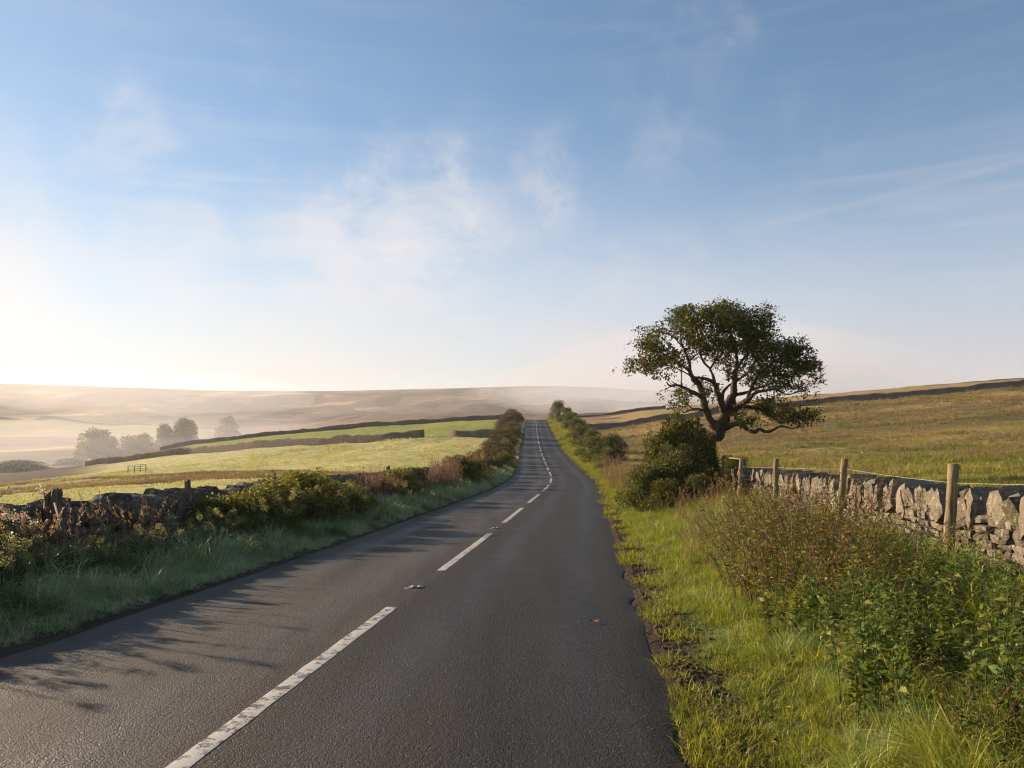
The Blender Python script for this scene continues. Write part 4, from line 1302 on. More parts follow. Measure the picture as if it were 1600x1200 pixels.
def herb_clump(seed, mat, stem_mat, n=14, h=1.0, spread=0.28, leaf=0.075, pairs=11, head=None, flop=0.25, dens=1.0, wl=0.42, bare=0.12):
    """upright weeds: stems with paired leaves, optional seed heads; parts foliage, stems, heads"""
    r = np.random.default_rng(seed)
    st = []; parts = []; hd = []
    for i in range(n):
        a = r.uniform(0, 6.283); q = math.sqrt(r.uniform(0, 1)) * spread
        b = np.array([q * math.cos(a), q * math.sin(a), -0.03])
        hh = h * r.uniform(0.55, 1.08)
        out = np.array([math.cos(a), math.sin(a), 0]) * flop * r.uniform(0.2, 1.4) * hh + r.normal(0, 0.05, 3) * [1, 1, 0]
        T = np.linspace(0, 1, 7)[:, None]
        C = b + out * T ** 1.7 + np.array([0, 0, hh]) * (T - 0.12 * T ** 3)
        C += np.cumsum(r.normal(0, 0.008, C.shape), axis=0)
        st.append(tube(C, np.linspace(0.0055, 0.002, 7), 4, False))
        m = int(pairs * 2 * dens)
        t = np.repeat(np.linspace(bare, 0.99, m // 2), 2)
        P = np.stack([np.interp(t, T[:, 0], C[:, k]) for k in range(3)], -1)
        ph = np.repeat(np.arange(m // 2) * 1.57, 2) + np.tile([0, math.pi], m // 2) + r.normal(0, 0.25, m)
        D = np.stack([np.cos(ph), np.sin(ph), np.full(m, 0.30) + r.normal(0, 0.22, m)], -1)
        L = leaf * np.interp(t, [0, 0.35, 0.8, 1], [0.8, 1.25, 0.95, 0.45]) * r.uniform(0.75, 1.25, m)
        parts.append(leaves(P, D, L, L * wl, r, 0.35, 0.15))
        # side shoots
        k2 = int(m * 0.8)
        t2 = r.uniform(0.3, 1, k2)
        P2 = np.stack([np.interp(t2, T[:, 0], C[:, k]) for k in range(3)], -1) + r.normal(0, 0.035, (k2, 3))
        D2 = r.normal(0, 1, (k2, 3)) + [0, 0, 0.3]
        L2 = leaf * 0.62 * r.uniform(0.5, 1.2, k2)
        parts.append(leaves(P2, D2, L2, L2 * wl, r, 0.3, 0.15))
        if head:
            hm, hn, hr, hz = head
            if r.random() < 0.55:
                top = C[-1]
                P3 = top + r.normal(0, 1, (hn, 3)) * [hr, hr, hz] * 0.6 + [0, 0, hz * 0.2]
                D3 = r.normal(0, 1, (hn, 3)) + [0, 0, 0.6]
                L3 = r.uniform(0.012, 0.026, hn)
                hd.append(leaves(P3, D3, L3, L3 * 0.9, r, 0.1, 0.1))
    res = [('foliage', leaf_mesh('foliage', parts, mat)), ('stems', tubes_mesh('stems', st, stem_mat))]
    if hd: res.append(('seed_heads', leaf_mesh('seed_heads', hd, head[0])))
    return res


def grass_clump(seed, mat, n=70, h=1.0, spread=0.25, lean=0.35, plume=None, width=0.006):
    r = np.random.default_rng(seed)
    V, Fs, c = blades(n, h, spread, width, lean, r, 4, 0.4)
    res = [('blades', np_mesh('blades', V, Fs, mat, True, c))]
    if plume:
        parts = []; st = []
        for i in range(plume):
            a = r.uniform(0, 6.283); q = r.uniform(0, spread)
            hh = h * r.uniform(0.85, 1.25); out = r.normal(0, 0.16, 2) * hh
            b = np.array([q * math.cos(a), q * math.sin(a), 0])
            tp = b + [out[0], out[1], hh]
            m1 = b * 0.5 + tp * 0.5 - np.array([out[0], out[1], 0]) * 0.2
            st.append(tube([b, m1, tp], [0.003, 0.0022, 0.001], 4, False))
            k = 26
            t = r.uniform(0.72, 1.03, k)[:, None]
            P = m1 + (tp - m1) * ((t - 0.5) * 2) + r.normal(0, 0.012, (k, 3))
            D = (tp - m1) + r.normal(0, 0.25, (k, 3)) * hh
            L = r.uniform(0.02, 0.045, k)
            parts.append(leaves(P, D, L, L * 0.3, r, 0.1, 0.1))
        res += [('seed_heads', leaf_mesh('seed_heads', parts, mat)), ('stems', tubes_mesh('stems', st, M['brown_stem']))]
    return res


def place_clump(parts, loc, scale, label, group, name, cat, rot=None, tilt=0.06):
    o = empty(name, loc, label, cat, group)
    o.rotation_euler = (rnd.gauss(0, tilt), rnd.gauss(0, tilt), rnd.uniform(0, 6.28) if rot is None else rot)
    o.scale = scale if isinstance(scale, tuple) else (scale, scale, scale)
    for nme, me in parts:
        q = link(nme, me, o)
        if nme in ('foliage', 'blades', 'seed_heads'): tag(q, kind='stuff')
    return o


# ------------------------------------------------------------------ the wind-bent oak
TY = 28.5
def tp(cx, cy, d=0.0):
    """point of the tree from a close-up drawing (1457 px wide) at depth offset d"""
    return np.array(ray(960 + cx / 4.285, 450 + cy / 4.285, TY + d))


TS = TY / F_PX / 4.285
TRUNK = [(655, 1330, 46, 0), (648, 1200, 38, 0), (645, 1090, 33, 0), (652, 1020, 33, 0), (680, 965, 40, 0), (715, 925, 40, 0), (740, 890, 34, 0)]
LIMBS = [
    [(700, 945, 30, 0), (640, 885, 23, -.1), (608, 800, 19, -.3), (588, 720, 18, -.4), (575, 655, 19, -.5), (525, 615, 14, -.6), (508, 555, 10, -.7), (498, 490, 8, -.7), (470, 420, 6, -.8), (440, 350, 4, -.9)],
    [(588, 735, 13, -.4), (540, 705, 11, -.6), (470, 668, 8, -.9), (420, 650, 7, -1.1), (372, 655, 5, -1.2), (350, 628, 3, -1.3)],
    [(390, 655, 4, -1.15), (365, 665, 3, -1.3), (338, 680, 2, -1.3)],
    [(415, 650, 4, -1.1), (398, 635, 3, -1.1), (380, 622, 2, -1.2)],
    [(596, 820, 7, -.3), (545, 808, 5, -.6), (505, 815, 4, -.9), (470, 832, 3, -1.1), (430, 800, 2, -1.2)],
    [(735, 900, 33, 0), (752, 835, 28, .1), (772, 770, 26, .1), (798, 710, 20, .2), (802, 640, 17, .3), (806, 580, 13, .3), (820, 520, 10, .4), (815, 440, 8, .4), (790, 350, 6, .3), (770, 260, 4, .2)],
    [(735, 820, 20, 0), (708, 750, 18, -.3), (690, 690, 16, -.5), (668, 635, 12, -.7), (612, 608, 8, -.9), (545, 598, 6, -1.1), (480, 570, 4, -1.3), (400, 530, 3, -1.4), (300, 500, 2, -1.5)],
    [(670, 645, 10, -.6), (662, 590, 8, -.6), (640, 540, 7, -.5), (600, 500, 6, -.4), (570, 420, 5, -.3), (560, 320, 3, -.2)],
    [(725, 790, 15, .3), (722, 710, 10, .6), (765, 655, 8, .9), (830, 615, 7, 1.2), (900, 560, 5, 1.4), (960, 480, 4, 1.5)],
    [(775, 840, 22, .0), (830, 790, 16, -.3), (890, 748, 14, -.6), (940, 705, 10, -.8), (1000, 688, 8, -1.0), (1080, 680, 6, -1.1), (1150, 712, 4, -1.2), (1220, 700, 3, -1.2), (1290, 680, 2, -1.2)],
    [(800, 722, 12, .2), (880, 700, 9, .4), (960, 668, 7, .7), (1050, 640, 5, .9), (1150, 590, 4, 1.0), (1250, 560, 3, 1.0)],
    [(892, 746, 10, -.6), (930, 645, 8, -.6), (985, 565, 7, -.5), (1060, 500, 5, -.4), (1150, 450, 4, -.3), (1230, 420, 3, -.2)],
    [(815, 540, 9, .3), (880, 450, 7, .1), (930, 350, 5, 0), (960, 260, 4, 0), (1000, 170, 2, 0)],
    [(640, 545, 6, -.5), (690, 450, 5, -.8), (700, 350, 4, -.9), (700, 250, 3, -.9)],
    [(735, 932, 24, .0), (800, 905, 16, -.4), (860, 920, 13, -.7), (900, 953, 11, -.9), (940, 962, 10, -1.0), (972, 945, 10, -1.1), (1012, 960, 9, -1.2), (1062, 950, 7, -1.3), (1120, 926, 6, -1.4), (1190, 941, 4, -1.5), (1230, 925, 2, -1.5)],
    [(845, 792, 10, -.2), (920, 802, 8, -.1), (1000, 828, 7, 0), (1065, 868, 6, 0), (1110, 905, 5, 0), (1190, 890, 4, -.1), (1260, 870, 3, -.1)],
    [(802, 745, 10, .2), (812, 805, 8, -.2), (806, 885, 7, -.3)],
    [(500, 560, 7, -.7), (430, 500, 5, -1.0), (350, 450, 4, -1.1), (270, 420, 3, -1.2), (200, 400, 2, -1.2)],
    [(478, 420, 5, -.8), (400, 330, 4, -1.0), (330, 300, 3, -1.1), (250, 290, 2, -1.1)],
    [(1065, 870, 4, 0), (1130, 830, 3, -.4), (1180, 800, 3, -.5)],
]
LOBES = [(230, 350, 70, 55, 1), (275, 290, 45, 35, .7), (310, 420, 95, 55, 1), (210, 490, 90, 45, .9), (115, 530, 35, 18, .5), (270, 560, 90, 38, .6), (400, 480, 90, 65, .9),
         (440, 175, 75, 60, 1.1), (470, 270, 100, 80, 1.1), (560, 190, 80, 70, 1), (690, 180, 105, 75, 1.1), (705, 105, 22, 22, .5), (800, 190, 90, 75, 1.1), (820, 130, 40, 25, .8), (900, 230, 85, 80, 1.1), (980, 240, 55, 70, .9), (1003, 140, 20, 22, .4), (1025, 290, 30, 30, .6),
         (640, 340, 140, 75, .8), (800, 340, 130, 90, .85), (950, 380, 110, 85, 1.1), (1090, 425, 105, 70, 1.1), (1200, 430, 95, 75, 1.1), (1285, 510, 75, 75, 1), (1345, 560, 30, 70, .6), (1150, 550, 120, 60, .75), (1000, 520, 125, 70, .75),
         (720, 470, 110, 60, .4), (840, 560, 110, 60, .5), (560, 400, 90, 70, .6), (1000, 620, 120, 45, .7), (1130, 640, 110, 42, .7), (1290, 680, 32, 50, .6), (395, 740, 55, 30, .6), (480, 700, 65, 38, .6), (430, 805, 60, 24, .5), (650, 720, 38, 34, .4), (620, 640, 50, 30, .35),
         (870, 862, 85, 34, .9), (1000, 772, 80, 42, .9), (1085, 815, 95, 52, 1.1), (1165, 860, 60, 36, .9), (1275, 850, 55, 45, .9), (1342, 850, 24, 42, .5), (1215, 900, 40, 20, .4)]


def oak():
    r = np.random.default_rng(2024)
    base = tp(650, 1330); base[2] = float(H(base[0], base[1])) - 0.1
    root = empty('oak_tree', base, 'wind-bent oak with twisted limbs and a wide ragged crown by the wall end', 'tree')

    def smooth_limb(pts, seg=7, wob=0.02):
        P = np.array([tp(a, b, d) for a, b, _, d in pts]); R = np.array([c * 1.18 * TS for _, _, c, _ in pts])
        t = np.arange(len(P)); tt = np.linspace(0, len(P) - 1, (len(P) - 1) * seg + 1)
        out = []
        for x in tt:                              # Catmull-Rom
            i = min(int(x), len(P) - 2); f = x - i
            p0, p1, p2, p3 = P[max(i - 1, 0)], P[i], P[i + 1], P[min(i + 2, len(P) - 1)]
            out.append(0.5 * ((2 * p1) + (-p0 + p2) * f + (2 * p0 - 5 * p1 + 4 * p2 - p3) * f ** 2 + (-p0 + 3 * p1 - 3 * p2 + p3) * f ** 3))
        out = np.array(out); RR = np.interp(tt, t, R)
        w_ = np.stack([np.convolve(r.normal(0, 1, len(out) + 8), np.ones(5) / 5, 'same')[4:-4] for _ in range(3)], -1)
        out[1:] += w_[1:] * RR[1:, None] * 0.35
        RR = RR * (1 + 0.10 * np.convolve(r.normal(0, 1, len(RR) + 8), np.ones(4) / 3, 'same')[4:-4])
        return out, RR
    P, R = smooth_limb(TRUNK)
    P[0][2] = base[2]; R[:3] *= np.array([1.25, 1.12, 1.05])
    P = P - base
    link('trunk', tubes_mesh('trunk', [tube(P, R, 14, True, 0.05, 1)], M['bark']), root)
    nodes = []; nr = []
    for i, lb in enumerate(LIMBS):
        P, R = smooth_limb(lb)
        link('branch', tubes_mesh('branch', [tube(P - base, R, 10 if R[0] > 0.2 else 7, True, 0.05, i)], M['bark']), root)
        dead = i in (2, 3)
        if not dead:
            for p, q in list(zip(P, R))[len(P) // 5:]:
                if i == 1 and p[0] < tp(430, 0, -1)[0]: continue
                nodes.append(p); nr.append(q)
    # leaf sprays: where they sit, and twigs to them
    C = []
    for cx, cy, rx, ry, dn in LOBES:
        k = max(4, int(rx * ry * dn / 280))
        for _ in range(k):
            a = r.uniform(0, 6.283); q = math.sqrt(r.uniform(0, 1))
            x = cx + rx * q * math.cos(a); y = cy + ry * q * math.sin(a)
            if y < 210: y += (210 - y) * 0.16
            inner = 1 - abs((x - 740) / 680)
            d = r.normal(0, 0.55) + r.uniform(-1.6, 1.6) * max(0.25, inner)
            C.append(tp(x, y, d))
    C = np.array(C)
    fork = tp(740, 880)
    order = np.argsort(np.linalg.norm(C - fork, axis=1))
    NP_ = np.array(nodes); items = []; spray = []
    par = [-1] * len(nodes); rad = list(nr); tw = []
    for k in order:
        c = C[k]
        arr = np.array(nodes)
        dv = c - arr; dist = np.linalg.norm(dv, axis=1)
        cost = dist + 0.25 * np.maximum(0, arr[:, 2] - c[2]) + 0.10 * np.linalg.norm(arr - fork, axis=1) * 0
        j = int(np.argmin(cost))
        p = arr[j]; ln = dist[j]
        if ln > 1.5: continue
        ctl = (p + c) / 2 + r.normal(0, 0.10, 3) * ln + np.array([0, 0, 0.08 * ln])
        pts = [(1 - t) ** 2 * p + 2 * t * (1 - t) * ctl + t * t * c for t in np.linspace(0, 1, 5)]
        pts[1:-1] = [q + r.normal(0, 0.03, 3) * min(1, ln) for q in pts[1:-1]]
        n0 = len(nodes); prev = j
        for q in pts[1:]:
            nodes.append(q); par.append(prev); rad.append(0.0); prev = len(nodes) - 1
        tw.append((j, list(range(n0, len(nodes)))))
        spray.append(c)
    cnt = np.zeros(len(nodes))
    for i in range(len(nodes) - 1, len(nr) - 1, -1):
        cnt[i] = max(cnt[i], 1)
        cnt[par[i]] += cnt[i] if i == len(nodes) - 1 or True else 0
    for j, ch in tw:
        rr = [min(0.045, 0.0055 * math.sqrt(max(1, min(cnt[q], 60)))) for q in ch]
        r0 = min(rr[0] * 1.3, rad[j] if rad[j] > 0 else rr[0] * 1.3)
        items.append(tube([nodes[j] - base] + [nodes[q] - base for q in ch], [r0] + rr, 5, False))
    tag(link('twigs', tubes_mesh('twigs', items, M['bark']), root), kind='stuff')
    spray = np.array(spray); parts = []
    for c in spray:
        n = int(r.uniform(40, 78))
        sz = r.uniform(0.10, 0.19)
        sub = c + r.normal(0, 1, (4, 3)) * sz * [1, 1, 0.6]
        P = sub[r.integers(0, 4, n)] + r.normal(0, 1, (n, 3)) * sz * [0.55, 0.55, 0.40]
        D = unit(P - c) + r.normal(0, 0.5, (n, 3)) + [0, 0, 0.15]
        L = r.uniform(0.07, 0.125, n)
        V, Ft, col = leaves(P - base, D, L, L * 0.62, r, 0.3, 0.1)
        col[:, 0] = np.clip(col[:, 0] * 0.8 + r.normal(0.08, 0.14), 0, 1)
        parts.append((V, Ft, col))
    tag(link('crown', leaf_mesh('crown', parts, M['oak']), root), kind='stuff')
    print('oak sprays', len(spray), 'leaves', sum(len(p[0]) for p in parts) // 5)


oak()

# ------------------------------------------------------------------ bushes by the tree and hedges along the road
def bushes():
    # the big dark bush left of the trunk, of several stems but one bush
    def b(px, Y, w, h, key, label, name='shrub', group=None, sink=0.0, k=None, dep=None):
        p = at(px, Y); p.z -= sink
        place_shrub(SH[key][rnd.randrange(3) if k is None else k], p, (w, dep or w, h), label, group, None, name)
    b(1060, 26.2, 2.45, 2.95, 'dark', 'tall dark hawthorn bush pressed against the oak trunk', k=0, name='hawthorn_bush')
    b(1028, 25.6, 1.7, 2.35, 'dark', 'ragged dark hawthorn bush on the road side of the tallest one', k=2, name='hawthorn_bush')
    b(1092, 27.4, 1.7, 2.3, 'dark', 'dark shaded hawthorn bush directly under the oak fork', k=1, name='hawthorn_bush')
    b(1050, 24.6, 1.9, 2.0, 'hedge', 'olive green bush in front of the tall dark hawthorn', k=1, name='roadside_bush')
    b(1012, 24.0, 1.9, 1.45, 'hedge', 'low olive bush between the lit verge and the tall hawthorn', k=2, name='roadside_bush')
    b(1040, 22.6, 1.5, 0.95, 'dark', 'small dark bush with bare stems at the foot of the hawthorn', k=2, name='roadside_bush')
    b(1086, 22.5, 0.95, 0.95, 'hedge', 'small bright green broom-like bush below the hawthorn', k=0, name='roadside_bush')
    b(1145, 29.5, 1.7, 1.35, 'dark', 'small leafy bush behind the railed posts right of the trunk', k=0, name='roadside_bush')
    g = 'bushes of the hedge right of the road'
    H_ = [(874, 198, 5.2, 5.2, 'tallest dark bush at the far end of the right hedge by the crest'),
          (885, 180, 4.2, 4.0, 'dark bush second from the crest in the right hedge'),
          (893, 152, 3.8, 3.9, 'rounded bush just below the two crest bushes on the right'),
          (903, 126, 3.8, 3.5, 'pale rounded bush in the middle of the right hedge, farther one'),
          (911, 104, 3.6, 3.3, 'pale rounded bush in the middle of the right hedge, nearer one'),
          (924, 88, 3.5, 3.1, 'rounded green bush third from the near end of the right hedge'),
          (936, 77, 3.5, 2.9, 'full green bush second from the near end of the right hedge'),
          (957, 73, 2.8, 2.7, 'dark green bush ending the right hedge beside the brown field'),
          (950, 65, 2.1, 1.8, 'low green bush nearest the verge at the hedge end')]
    for i, (px, Y, w, h, lab) in enumerate(H_):
        b(px, Y, w, h, 'hedge' if i != 7 else 'dark', lab, 'hedge_bush', g, 0.1)
    # left hedge, receding: dark brown bushes on and beside the wall
    g = 'brown bushes along the far left verge'
    names = ['brown bush on the left verge', 'russet bush on the left verge', 'dark bush on the left verge']
    spots = [(50, 2.1, 1.5), (56, 2.4, 1.6), (63, 2.3, 1.8), (72, 2.4, 1.6), (80, 2.8, 2.0), (91, 3.2, 2.0), (104, 3.2, 2.2), (118, 3.6, 2.3), (134, 3.8, 2.5), (152, 4.2, 2.6), (172, 4.6, 2.8), (192, 5.2, 3.0), (212, 5.5, 3.2)]
    desc = ['dark green bush opposite the bend, first of the receding left hedge', 'brown bush just past the pale straw grass in the left hedge', 'rounded brown bush third along the receding left hedge',
            'dull brown bush fourth along the receding left hedge', 'brown bush beside the left lane below the short field wall', 'taller brown bush beside the gateway field, left hedge',
            'brown bush level with the tyre-marked pasture, left hedge', 'brown bush just below the short dark field wall', 'brown bush touching the end of the short dark field wall',
            'pinkish brown bush above the short dark field wall', 'brown bush alongside the upper green field', 'brown bush near the top of the upper green field', 'last brown bush of the left hedge at the crest']
    for i, ((Y, w, h), lab) in enumerate(zip(spots, desc)):
        X = float(xc(Y)) - 5.45 - (0.004 * Y); z = float(H(X, Y)) - 0.1
        place_shrub(SH['dark' if i == 0 else 'brown'][i % 3], (X, Y, z), (w, w * 1.3, h * 0.9), lab, g, None, 'hedge_bush')
    g2 = 'small mixed shrubs filling the far left hedge'
    rr = random.Random(77)
    nth = ['first', 'second', 'third', 'fourth', 'fifth', 'sixth', 'seventh', 'eighth', 'ninth', 'tenth', 'eleventh', 'twelfth', 'thirteenth', 'fourteenth', 'fifteenth', 'sixteenth']
    Y = 46.0
    for i in range(16):
        X = float(xc(Y)) - 4.35 - 0.002 * Y + rr.gauss(0, 0.2); z = float(H(X, Y)) - 0.1
        w = (1.1 + Y * 0.012) * rr.uniform(0.8, 1.3)
        place_shrub(SH[('gold', 'brown', 'hedge', 'brown')[i % 4]][i % 3], (X, Y, z), (w, w * 1.5, w * rr.uniform(0.6, 1.0)), 'small mixed shrub at the road side of the receding left hedge, %s from the bend' % nth[i], g2, None, 'small_shrub')
        Y *= 1.10
    # golden shrubs in front of the left wall
    g = 'golden green shrubs in front of the left wall'
    G = [(345, 15.6, 1.5, 0.85, 'golden green shrub just right of the tilted post stump'),
         (392, 16.6, 1.6, 1.0, 'golden green shrub leftmost of the tall ones over the wall'),
         (440, 18.2, 1.9, 1.15, 'golden green shrub with the left shoulder of the big mound'),
         (492, 19.8, 2.1, 1.28, 'tallest golden green shrub hiding the wall mid-verge'),
         (535, 21.6, 1.9, 1.1, 'golden green shrub on the right shoulder of the big mound'),
         (565, 23.2, 1.6, 0.9, 'golden shrub sloping down to the bare stretch of wall'),
         (640, 29.0, 2.1, 1.15, 'green shrub right of the bare stretch of wall'),
         (664, 31.5, 2.1, 1.2, 'dark green shrub before the brown willowherb'),
         (752, 42.5, 2.4, 1.6, 'dark green shrub right of the brown willowherb')]
    for i, (px, Y, w, h, lab) in enumerate(G):
        X = (px - 800) * Y / F_PX
        lim = float(xc(Y)) - 4.75
        X = min(X, lim)
        place_shrub(SH['gold' if i < 7 else 'dark'][i % 3], (X, Y, float(H(X, Y)) - 0.05), (w, w, h), lab, g, None, 'roadside_shrub')


bushes()


def valley_trees():
    g = 'misty trees in the valley on the left'
    T = [(152, 715, 330, 60, 46, 'broad dark tree leftmost in the misty valley'),
         (172, 716, 335, 42, 34, 'round tree filling the right flank of the broad misty one'),
         (205, 706, 345, 40, 27, 'low pale tree between the broad one and the pair in the mist'),
         (226, 704, 345, 34, 27, 'low pale tree touching the left of the misty pair'),
         (258, 698, 330, 38, 36, 'round tree, left one of the misty pair'),
         (289, 697, 330, 44, 45, 'tallest tree, right one of the misty pair'),
         (357, 680, 900, 44, 30, 'faint ghostly tree beyond the misty pair'),
         (110, 728, 300, 50, 12, 'low scrub bush left of the valley trees'),
         (30, 736, 260, 90, 18, 'wide scrub mound at the left edge of the valley')]
    for i, (px, py, Y, wpx, hpx, lab) in enumerate(T):
        w = wpx * Y / F_PX; h = hpx * Y / F_PX
        p = ray(px, py, Y); ground_z = float(H(p.x, p.y))
        top = p.z + h
        z0 = min(ground_z, p.z)
        f, s = SH['far'][i % 3]
        o = empty('valley_tree' if i < 7 else 'scrub_bush', (p.x, p.y, ground_z - 0.3), lab, 'tree' if i < 7 else 'bush', g if i < 7 else None)
        hh = max(h * 0.6, top - (ground_z - 0.3))
        o.scale = (w, w * 0.8, hh * 1.02); o.rotation_euler = (0, 0, i * 1.3)
        tag(link('crown', f, o), kind='stuff'); link('trunk', s, o)


valley_trees()


def verge_plants():
    nett = [herb_clump(500 + i, M['nettle'], M['green_stem'], 14, 0.95, 0.27, 0.078, 14, None, 0.20, 1.0, 0.50) for i in range(4)]
    wild = [herb_clump(510 + i, M['weed'], M['red_stem'], 17, 1.15, 0.20, 0.062, 13, None, 0.42, 1.0, 0.30, 0.22) for i in range(4)]
    fern = [herb_clump(520 + i, M['herb'], M['green_stem'], 13, 0.9, 0.26, 0.060, 14, (M['blossom'], 120, 0.06, 0.06), 0.30) for i in range(4)]
    plain = [herb_clump(570 + i, M['herb'], M['green_stem'], 16, 0.85, 0.30, 0.055, 15, None, 0.30) for i in range(4)]
    pale = [herb_clump(530 + i, M['herb'], M['brown_stem'], 11, 0.95, 0.26, 0.055, 12, (M['blossom_pale'], 90, 0.05, 0.04), 0.35) for i in range(2)]
    strw = [grass_clump(540 + i, M['straw'], 90, 0.65, 0.24, 0.5, 9) for i in range(3)]
    pink = [grass_clump(550 + i, M['pinkish'], 60, 0.95, 0.28, 0.22, 26) for i in range(3)]
    longg = [grass_clump(560 + i, M['grass_r'], 90, 0.62, 0.16, 0.9, None, 0.0095) for i in range(4)]
    ordn = ['first', 'second', 'third', 'fourth', 'fifth', 'sixth', 'seventh', 'eighth', 'ninth', 'tenth', 'eleventh', 'twelfth', 'thirteenth', 'fourteenth',
            'fifteenth', 'sixteenth', 'seventeenth', 'eighteenth', 'nineteenth', 'twentieth', 'twenty-first', 'twenty-second', 'twenty-third', 'twenty-fourth', 'twenty-fifth', 'twenty-sixth', 'twenty-seventh', 'twenty-eighth', 'twenty-ninth', 'thirtieth']
    ordn += ['thirty-' + q for q in ordn[:9]] + ['fortieth'] + ['forty-' + q for q in ordn[:9]]

    def many(spots, protos, name, cat, group, lab, size=1.0):
        """spots: (X, Y, scale); nearest first"""
        for i, (X, Y, s) in enumerate(sorted(spots, key=lambda q: q[1])):
            loc = (X, Y, float(H(X, Y)) - 0.02)
            place_clump(protos[i % len(protos)], loc, (s * size, s * size, s * size * rnd.uniform(0.85, 1.15)), lab % ordn[i], group, name, cat)

    r = random.Random(3)
    px = lambda u, Y: (u - 800) * Y / F_PX
    # nettles along the foot of the right wall
    sp = []
    Y = 3.5
    while Y < 12.5:
        wx = float(wallR_x(Y))
        for off in (0.55, 1.0, 1.45, 1.85):
            if off > 1.1 and Y > 7.5: continue
            sc = r.uniform(0.86, 1.10) * (0.52 if off < 0.6 else 0.80 if off < 1.1 else 0.92 if off < 1.5 else 0.80) * (0.8 if Y > 7.5 else 1)
            sp.append((wx - off + r.gauss(0, 0.08), Y + r.gauss(0, 0.12), sc))
        Y += 0.60
    sp = sp[:46]
    many(sp, [nett[0], nett[1], nett[2], plain[0], nett[3], nett[1], wild[1]], 'nettle_clump', 'nettles', 'nettles along the foot of the right wall', 'green nettle clump, %s from the front along the right wall foot')
    # reddish-stemmed willowherb thicket
    sp = [(px(1185, 8.6), 8.6, .92), (px(1225, 8.2), 8.2, 1.0), (px(1262, 8.8), 8.8, .95), (px(1240, 9.6), 9.6, 1.0), (px(1195, 9.9), 9.9, .95), (px(1290, 7.9), 7.9, .85), (px(1150, 9.4), 9.4, .75),
          (px(1300, 9.2), 9.2, .8), (px(1222, 7.4), 7.4, .75), (px(1265, 10.6), 10.6, .9), (px(1330, 8.5), 8.5, .8), (px(1170, 11.0), 11.0, .9), (px(1210, 11.4), 11.4, .9), (px(1345, 9.6), 9.6, .75), (px(1140, 12.2), 12.2, .8),
          (px(1185, 12.6), 12.6, .85), (px(1225, 12.4), 12.4, .8), (px(1380, 7.4), 7.4, .75), (px(1420, 7.0), 7.0, .70), (px(1300, 6.8), 6.8, .62)]
    many(sp, wild, 'willowherb_clump', 'weeds', 'reddish-stemmed weeds between verge and right wall', 'tangled green weed clump with reddish stems, %s from the front', 1.28)
    # straw-coloured grasses further along
    sp = [(px(1105, 13.5), 13.5, .9), (px(1140, 13.8), 13.8, 1), (px(1085, 15.2), 15.2, .9), (px(1120, 15.8), 15.8, 1), (px(1150, 16.5), 16.5, 1), (px(1095, 17.5), 17.5, 1), (px(1125, 18.5), 18.5, 1.05),
          (px(1070, 18.5), 18.5, .9), (px(1100, 20.0), 20.0, 1.1), (px(1140, 20.5), 20.5, 1.1), (px(1065, 21.0), 21.0, .9), (px(1120, 22.5), 22.5, 1.1), (px(1085, 12.5), 12.5, .7), (px(1120, 11.6), 11.6, .75), (px(1075, 14.4), 14.4, .75)]
    many(sp, strw, 'dry_grass_clump', 'dry grass', 'straw-coloured grass clumps near the railed posts', 'straw-coloured dry grass clump near the bush, %s from the front')
    sp = [(px(1175, 14.2), 14.2, .8), (px(1150, 15.0), 15.0, .75), (px(1190, 16.0), 16.0, .75), (px(1245, 13.4), 13.4, .75), (px(1280, 11.6), 11.6, .75), (px(1165, 18.0), 18.0, .8), (px(1110, 14.6), 14.6, .6), (px(1090, 19.2), 19.2, .8), (px(1055, 19.6), 19.6, .7), (px(1035, 21.5), 21.5, .8)]
    many(sp, fern[:0] + wild, 'leafy_weed_clump', 'weeds', 'leafy weeds among the straw-coloured grass', 'olive leafy weed clump among the dry grass, %s from the front', 0.85)
    # long green grass at the very front right
    sp = []
    for i in range(24):
        Y = r.uniform(2.9, 6.2); X = r.uniform(float(xc(Y)) + HALF + 1.0, float(wallR_x(Y)) - 1.7)
        sp.append((X, Y, r.uniform(0.45, 0.8)))
    many(sp, longg, 'long_grass_clump', 'grass clump', 'long arching grass clumps in front of the nettles', 'long arching green grass clump on the verge, %s from the front')
    # pinkish willowherb past the hedge end on the right
    sp = [(px(u, Y), Y, s) for u, Y, s in ((945, 50, 1.4), (958, 47, 1.4), (972, 44, 1.4), (985, 40, 1.3), (960, 40, 1.1), (975, 36, 1.1), (992, 34, 1.1), (950, 56, 1.4), (1000, 38, 1.2), (1003, 31, 1.0))]
    many(sp, pink, 'willowherb_clump', 'weeds', 'seeding willowherb between right hedge and bush', 'pinkish seeding willowherb clump right of the road, %s from the front')
    # left: herbs with pale yellow heads
    sp = []
    for u, Y, s in ((-40, 8.4, .95), (10, 8.8, .95), (50, 8.6, .88), (75, 9.6, 1.0), (30, 9.7, 1.0), (110, 9.2, .92), (140, 10.2, .9), (165, 9.6, .85), (195, 10.8, .78), (90, 8.0, .7), (225, 11.6, .82), (250, 12.6, .85), (212, 10.0, .62),
                    (275, 12.2, .85), (300, 13.2, 1.0), (330, 13.0, .9), (318, 14.4, 1.0), (355, 14.2, .9), (375, 15.0, .9), (262, 13.9, .9), (340, 12.4, .7),
                    (395, 15.4, 1.15), (420, 16.2, 1.2), (448, 17.0, 1.3), (470, 18.2, 1.4), (500, 18.8, 1.45), (520, 20.0, 1.35), (548, 21.2, 1.25), (575, 22.4, 1.1), (482, 17.4, 1.15), (535, 19.4, 1.15), (630, 27.5, 1.25), (655, 29.5, 1.3)):
        X = min(px(u, Y), float(xc(Y)) - 4.3); X = max(X, float(xc(Y)) - 5.35)
        sp.append((X, Y, s * 0.98))
